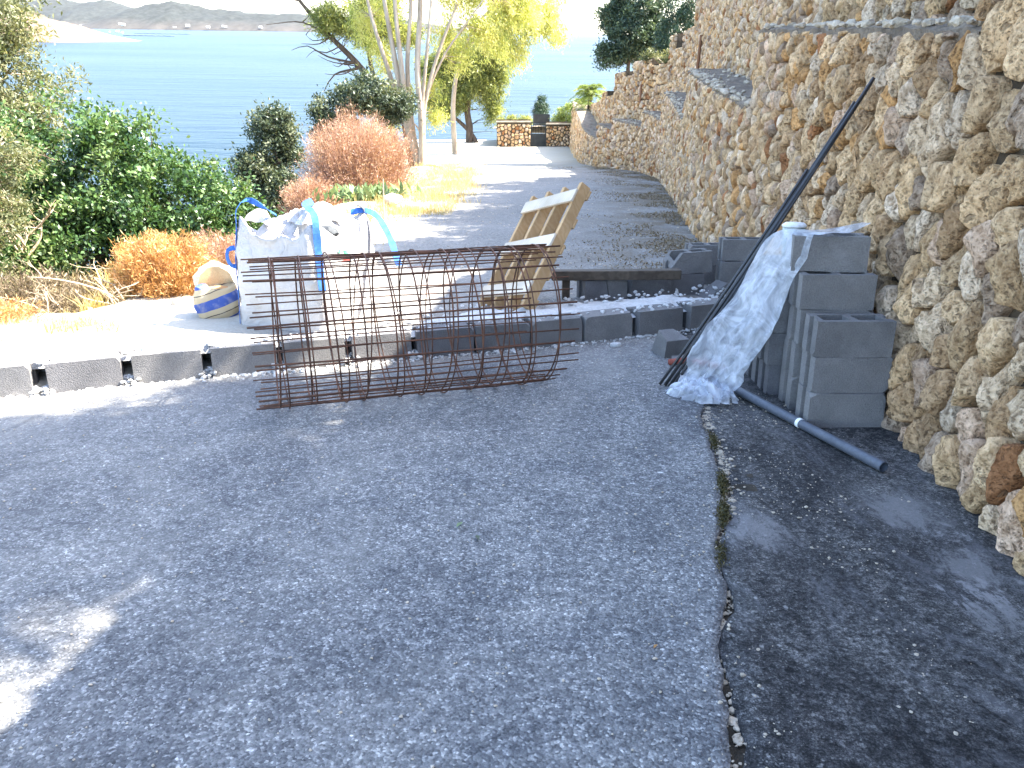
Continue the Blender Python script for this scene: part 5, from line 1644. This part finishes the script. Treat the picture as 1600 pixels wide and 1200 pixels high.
def fallen(name, x, y, mat, label, s=.035):
    fv = [(-s, 0, .004), (0, s * .38, .012), (s, 0, .006), (0, -s * .38, .010), (0, 0, .003)]
    me = np_mesh(name, fv, [(0, 4, 1), (1, 4, 2), (2, 4, 3), (3, 4, 0)], mat, True, [.6] * 5)
    tag(link(name, me, loc=(x, y, .008), rot=(0, 0, x * 9)), label, 'leaf')
fallen('fallen_leaf', -.22, 2.98, M['agave'], 'single green leaf lying on the asphalt in the middle', .03)
fallen('fallen_leaf', .46, 2.16, M['orangebush'], 'small reddish-brown leaf on the asphalt left of the crack', .016)
fallen('fallen_leaf', -.14, 2.87, M['darkshrub'], 'thin dark twig leaf beside the green leaf on the asphalt', .024)

# rocks along the bank
GR = 'pale rocks on the left bank'
for k, (x, y, sx, sy, sz, lab) in enumerate(((-2.72, 7.35, .24, .18, .27, 'tall pale rock right behind the striped sack'), (-2.98, 7.15, .15, .12, .09, 'flat pale rock left of the striped sack'), (-3.95, 6.1, .32, .16, .07, 'long low pale rock at the bank edge near the row of blocks'), (-3.55, 6.25, .14, .1, .07, 'small pale rock beside the long low one on the bank'), (-4.4, 5.6, .25, .15, .08, 'pale rock at the far left edge of the bank'), (-2.6, 17.6, .3, .2, .14, 'pale boulder in the dry grass up the track'))):
    tag(link('pale_rock', rock_mesh('pale_rock', sx, sy, sz, k * 3.7, M['pale_rock'], 3, .3), loc=(x, y, ground_z(x, y) - .02), rot=(0, 0, k)), lab, 'rock', GR)
b = MB(); b.tube([(-2.2, 13.9, -.05), (-2.2, 13.9, .4), (-2.19, 13.9, .75)], .012, 6)
tag(link('marker_stake', b.mesh('marker_stake', M['deadwood'])), 'thin wooden stake standing in the grass at the track edge', 'stake')

# ------------------------------------------------------------------ far end: gate wall, slipway, garden
FW = empty('gate_wall', (1.4, 52, .3), label='low stone wall with a doorway across the end of the track', cat='wall')
fo = Vector((1.4, 52, .3))
def fw_stones(x0, x1, h0, h1, seed):
    global wall3
    keep = wall3
    wall3 = lambda u, h, d, off, batter=0: (u - 10 - fo.x, 52 - d - fo.y, h - fo.z)
    V = []; F = []; T = []; r = random.Random(seed)
    for poly, ar in stone_cells(x0 + 10, x1 + 10, lambda u: h1, lambda u: h0, .24, .30, seed, []):
        v, f, c, ctr = stone_geo(poly, r, 0, False)
        b = len(V); V += v; F += [tuple(b + k for k in q) for q in f]; T += [c] * len(v)
    wall3 = keep
    return V, F, T
for (x0, x1, h1, sd) in ((-.95, 1.16, 1.85, 1), (2.14, 3.9, 1.72, 2)):
    b = MB(); b.box(((x0 + x1) / 2 - fo.x, .22, (h1 - .3) / 2 + -.15 + 0), (x1 - x0, .44, h1 + .3 - .3 + .3))
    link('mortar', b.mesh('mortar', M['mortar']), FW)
    V, F, T = fw_stones(x0, x1, .1, h1 - .1, sd)
    link('stones', np_mesh('stones', V, F, M['stone'], True, T), FW, kind='stuff')
    b = MB(); b.box(((x0 + x1) / 2 - fo.x, .2, h1 + .02 - fo.z), (x1 - x0 + .06, .56, .09))
    link('coping', b.mesh('coping', M['pale_rock'], bevel=.01), FW)
GT = empty('iron_gate', (1.65, 52.05, .2), label='black iron gate with solid lower panel in the end wall', cat='gate')
for nm, c, d in (('frame_post', (-.45, 0, .8), (.06, .06, 1.62)), ('frame_post', (.45, 0, .8), (.06, .06, 1.62)), ('top_rail', (0, 0, 1.6), (.96, .06, .07)), ('lower_panel', (0, 0, .5), (.84, .03, .8)), ('middle_rail', (0, 0, .93), (.84, .05, .06)), ('bottom_rail', (0, 0, .1), (.84, .05, .05))):
    b = MB(); b.box(c, d); gp = link(nm, b.mesh(nm, M['gate']), GT)
    if nm == 'middle_rail':
        b = MB(); b.box((.33, -.05, .95), (.10, .04, .05)); link('latch', b.mesh('latch', M['coping']), gp)
for k in range(5):
    b = MB(); b.tube([(-.34 + .17 * k, 0, .95), (-.34 + .17 * k, 0, 1.58)], .012, 5); link('bar', b.mesh('bar', M['gate']), GT)
b = MB(); b.box((0, 0, 0), (3.2, 6, .35))
tag(link('slipway', b.mesh('slipway', M['cement'], bevel=.02), loc=(-5.2, 62, .30), rot=(0, 0, .35)), 'pale concrete jetty slab beyond the trees at the water', 'jetty')
b = MB(); b.box((0, 0, .45), (1.1, .08, .6)); b.box((0, .02, .08), (1.1, .5, .1))
tag(link('garden_bench', b.mesh('garden_bench', M['gate']), loc=(1.95, 55.5, 1.6)), 'dark garden bench standing above the iron gate', 'bench')
# raised garden behind the end wall
V = []; F = []
for i, x in enumerate(np.linspace(-1.2, 9, 18)):
    for j, y in enumerate(np.linspace(52.3, 70, 12)):
        V.append((x, y, 1.55 + .15 * fbm((x, y, 0), .4) - .05 * max(0, y - 60)))
for i in range(17):
    for j in range(11):
        k = i * 12 + j; F.append((k, k + 12, k + 13, k + 1))
link('garden_ground', np_mesh('garden_ground', V, F, M['soil'], True), kind='structure')
plant('cypress', 'small dark conical cypress above the iron gate', 'tree', (2.05, 58, 1.6), [(2.05, 58, 2.35, .62, .6, .75), (2.05, 58, 3.0, .42, .4, .55)], 150, .2, 70, .09, .3, M['cypress'], M['bark_dark'], 91, .06, 1, .5)
plant('garden_shrub', 'low pale green shrub left of the small cypress', 'bush', (.3, 57, 1.5), [(.2, 57, 1.9, .7, .5, .45), (-.5, 57, 1.8, .5, .5, .35), (.9, 57, 1.9, .5, .5, .4)], 90, .22, 60, .11, .35, M['pine'], M['bark_dark'], 92, .04, 3, .4)
plant('garden_shrub', 'rounded green shrub at the corner of gate wall and tall wall', 'bush', (3.7, 55.5, 1.5), [(3.6, 55.5, 2.3, .75, .7, .75), (4.3, 55, 2.6, .7, .7, .8), (3.2, 55.5, 1.9, .5, .5, .45)], 120, .24, 60, .13, .3, M['palm'], M['bark_dark'], 93, .05, 3, .4)
def palm(name, label, base, h, fr, ln, seed):
    root = empty(name, base, label=label, cat='palm', group='palms above the stepped wall')
    b = MB(); limb(b, (0, 0, -.3), (.1, 0, h), .13, .1, .04, 6, seed, 8); link('trunk', b.mesh('trunk', M['bark_dark'], True), root)
    r = random.Random(seed); Cs = []; Ds = []; b = MB()
    for k in range(fr):
        a = r.uniform(0, 6.28); el = r.uniform(-.2, 1.2)
        d = Vector((math.cos(a) * math.cos(el), math.sin(a) * math.cos(el), math.sin(el)))
        pts = []
        for q in range(8):
            t = q / 7; p = Vector((.1, 0, h)) + d * ln * t + Vector((0, 0, -.55 * ln * t * t)); pts.append(p)
        b.tube(pts, [.018 * (1 - .8 * q / 7) for q in range(8)], 4, cap=False)
        for q in range(60):
            t = .12 + .88 * q / 59; i = min(6, int(t * 7)); p = pts[i].lerp(pts[i + 1], t * 7 - i); tg = (pts[i + 1] - pts[i]).normalized()
            s = tg.cross(Vector((0, 0, 1))).normalized() * (1 if q % 2 else -1)
            Cs.append(tuple(p)); Ds.append(tuple(s * .8 + tg * .6 + Vector((0, 0, -.15))))
    link('frond_stalks', b.mesh('frond_stalks', M['palm'], True), root)
    link('fronds', leaf_mesh('fronds', np.array(Cs), .36 * ln / 1.3, .09, M['palm'], seed=seed, dirs=np.array(Ds) * 2), root)
palm('palm', 'yellow-green palm just below the dark terrace trees', (4.3, 47, 2.4), .9, 34, 1.25, 3)
palm('palm', 'lower palm tuft beside the stepped end of the wall', (4.2, 50.5, 2.0), .5, 26, 1.1, 5)
plant('terrace_tree', 'dark green rounded tree on the terrace above the stepped wall', 'tree', (4.9, 35.8, 2.9),
      [(4.9, 36, 5.2, 1.2, 1.0, 1.0), (4.2, 36, 4.6, .7, .7, .7), (5.8, 36, 5.0, 1.1, 1.0, 1.0), (5.4, 36, 6.4, 1.3, 1.1, 1.0), (4.3, 36.4, 6.0, .7, .7, .6)],
      460, .28, 90, .13, .42, M['garden'], M['bark_dark'], 101, .13, 1, .5, hole=.8)
plant('terrace_bush', 'very dark shrub hard against the tall upper wall', 'bush', (6.4, 33, 3.5),
      [(6.3, 33, 5.0, .8, .8, 1.0), (6.2, 32.4, 4.3, .7, .6, .6), (6.9, 33, 6.2, .9, .8, 1.0)], 200, .26, 80, .11, .35, M['cypress'], M['bark_dark'], 103, .07, 3, .5)
plant('wall_top_plant', 'brownish dry plant spilling over the crenelated wall top', 'bush', (5.9, 30.5, 3.6), [(5.75, 30.6, 4.0, .45, .4, .3), (5.2, 31.9, 4.05, .4, .4, .22)], 60, .16, 60, .1, .25, M['olive'], M['deadwood'], 104, .03, 2, .4)

# growth on the terrace above the near wall: out of view, but its shade falls on the road
plant('terrace_pine', 'spreading tree on the terrace above the block stack', 'tree', (4.9, 4.5, 4.4),
      [(4.1, 3.75, 7.5, 1.1, .95, .8), (4.7, 4.0, 8.9, 1.0, .95, .7), (5.3, 4.3, 10.0, .9, .9, .6), (4.6, 4.75, 8.0, .5, .4, .4), (4.35, 5.3, 7.0, .6, .5, .4), (4.05, 4.7, 6.5, .65, .5, .4), (4.75, 2.72, 7.5, .4, .06, .12)], 430, .30, 85, .12, .35, M['garden'], M['bark_dark'], 111, .16, 1, .4, hole=.9)
for k, (x, y, z, s) in enumerate(((5.0, 11.6, 6.9, 1.1), (5.6, 15.4, 7.3, 1.2), (6.2, 19.4, 7.6, 1.3), (6.6, 23.6, 7.8, 1.2))):
    plant('terrace_hedge_bush', ['round bush on the terrace beyond the block stack', 'round bush on the terrace at the second step', 'round bush on the terrace above the third step', 'round bush on the terrace near the crenels'][k], 'bush', (x, y, z - 1.6), [(x, y, z, s, s * 1.3, s), (x + .3, y + 1.2, z - .4, s * .7, s * .9, s * .7), (x - .2, y - 1.2, z - .5, s * .6, s * .8, s * .7)], 200, .3, 60, .14, .4, M['garden'], M['bark_dark'], 120 + k, .06, 3, .3, group='bushes on the terrace')

# ------------------------------------------------------------------ boats, raft, houses (true frame)
def world_thing(o): WORLDOBJ.add(o.name); return o
def boat(x, y, L_, rz, label):
    root = world_thing(empty('fishing_boat', (x, y, SEA_Z), (0, 0, rz), label=label, cat='boat', group='small boats on the bay'))
    b = MB(); n = 9; V = []; F = []
    for i in range(n):
        t = i / (n - 1); w_ = L_ * .16 * (1 - max(0, (t - .5) * 2) ** 2.2); zt = L_ * (.09 + .07 * t * t)
        V += [((t - .5) * L_, -w_, zt), ((t - .5) * L_, -w_ * .6, -.2), ((t - .5) * L_, w_ * .6, -.2), ((t - .5) * L_, w_, zt)]
    for i in range(n - 1):
        for j in range(3): F.append((i * 4 + j, i * 4 + j + 1, i * 4 + 5 + j, i * 4 + 4 + j))
        F.append((i * 4 + 3, i * 4, i * 4 + 4, i * 4 + 7))
    link('hull', np_mesh('hull', V, F, M['white']), root)
    b.box((-.12 * L_, 0, L_ * .2), (L_ * .28, L_ * .2, L_ * .16)); link('cabin', b.mesh('cabin', M['white']), root)
    b = MB(); b.tube([(.1 * L_, 0, .1 * L_), (.1 * L_, 0, .45 * L_)], .015 * L_, 5); link('mast', b.mesh('mast', M['float']), root)
boat(-790, 1580, 18, .1, 'white boat far out on the bay near the headland')
boat(-640, 1390, 15, .3, 'white boat moored at the end of the long raft')
boat(-668, 1420, 9, 2.0, 'smallest white boat just left of the moored one')
for k, (x, y, L_, lab) in enumerate(((-430, 1010, 58, 'long low floating raft on the bay'), (-545, 1330, 85, 'thin far raft line behind the long low one'))):
    root = world_thing(empty('floating_raft', (x, y, SEA_Z), (0, 0, -.08), label=lab, cat='raft', group='rafts on the bay'))
    for s in (-1, 1):
        b = MB(); b.box((0, s * 4, .35), (L_, .9, .7)); link('pontoon', b.mesh('pontoon', M['float']), root)
    for q in range(9):
        b = MB(); b.box((-L_ / 2 + L_ * q / 8, 0, .7), (.6, 8, .3)); link('cross_beam', b.mesh('cross_beam', M['float']), root)
rh = random.Random(6)
hm = MB(); hm.box((0, 0, 5), (18, 12, 10)); hm.v += [(-9.5, -6.5, 10.01), (9.5, -6.5, 10.01), (9.5, 6.5, 10.01), (-9.5, 6.5, 10.01), (-9.5, 0, 14), (9.5, 0, 14)]
b0 = 8; hm.f += [(b0, b0 + 1, b0 + 5, b0 + 4), (b0 + 2, b0 + 3, b0 + 4, b0 + 5), (b0 + 1, b0 + 2, b0 + 5), (b0 + 3, b0, b0 + 4), (b0, b0 + 3, b0 + 2, b0 + 1)]
hmesh = hm.mesh('house', M['white'])
for k in range(14):
    pxx = rh.uniform(150, 470); d = 3395 if pxx > 235 else 4440
    o = tag(link('house', hmesh, loc=(px2x(pxx, d), d, SEA_Z + rh.uniform(4, 16)), rot=(0, 0, rh.uniform(-.4, .4))), 'tiny white house on the far shore of the bay', 'house', 'houses on the far shore')
    s = rh.uniform(.4, .8); o.scale = (s, s, s * .8); WORLDOBJ.add(o.name)

# ------------------------------------------------------------------ air
b = MB(); b.box((0, 3150, 90), (12600, 7100, 2 * 101.5))
t = NT('hazy_air'); t.t.nodes.remove(t.p)
v = t.n('VolumePrincipled'); v.inputs['Color'].default_value = (.93, .96, 1, 1); v.inputs['Density'].default_value = .000015; v.inputs['Anisotropy'].default_value = .2
t.t.links.new(v.outputs[0], t.out.inputs['Volume'])
o = tag(link('haze', b.mesh('haze', t.m)), kind='stuff'); WORLDOBJ.add(o.name)

# ------------------------------------------------------------------ lay the road frame onto the real slope
for o in COL.objects:
    if o.parent is None and o.name not in WORLDOBJ and o.type in ('MESH', 'EMPTY'):
        o.matrix_basis = SLOPE @ o.matrix_basis
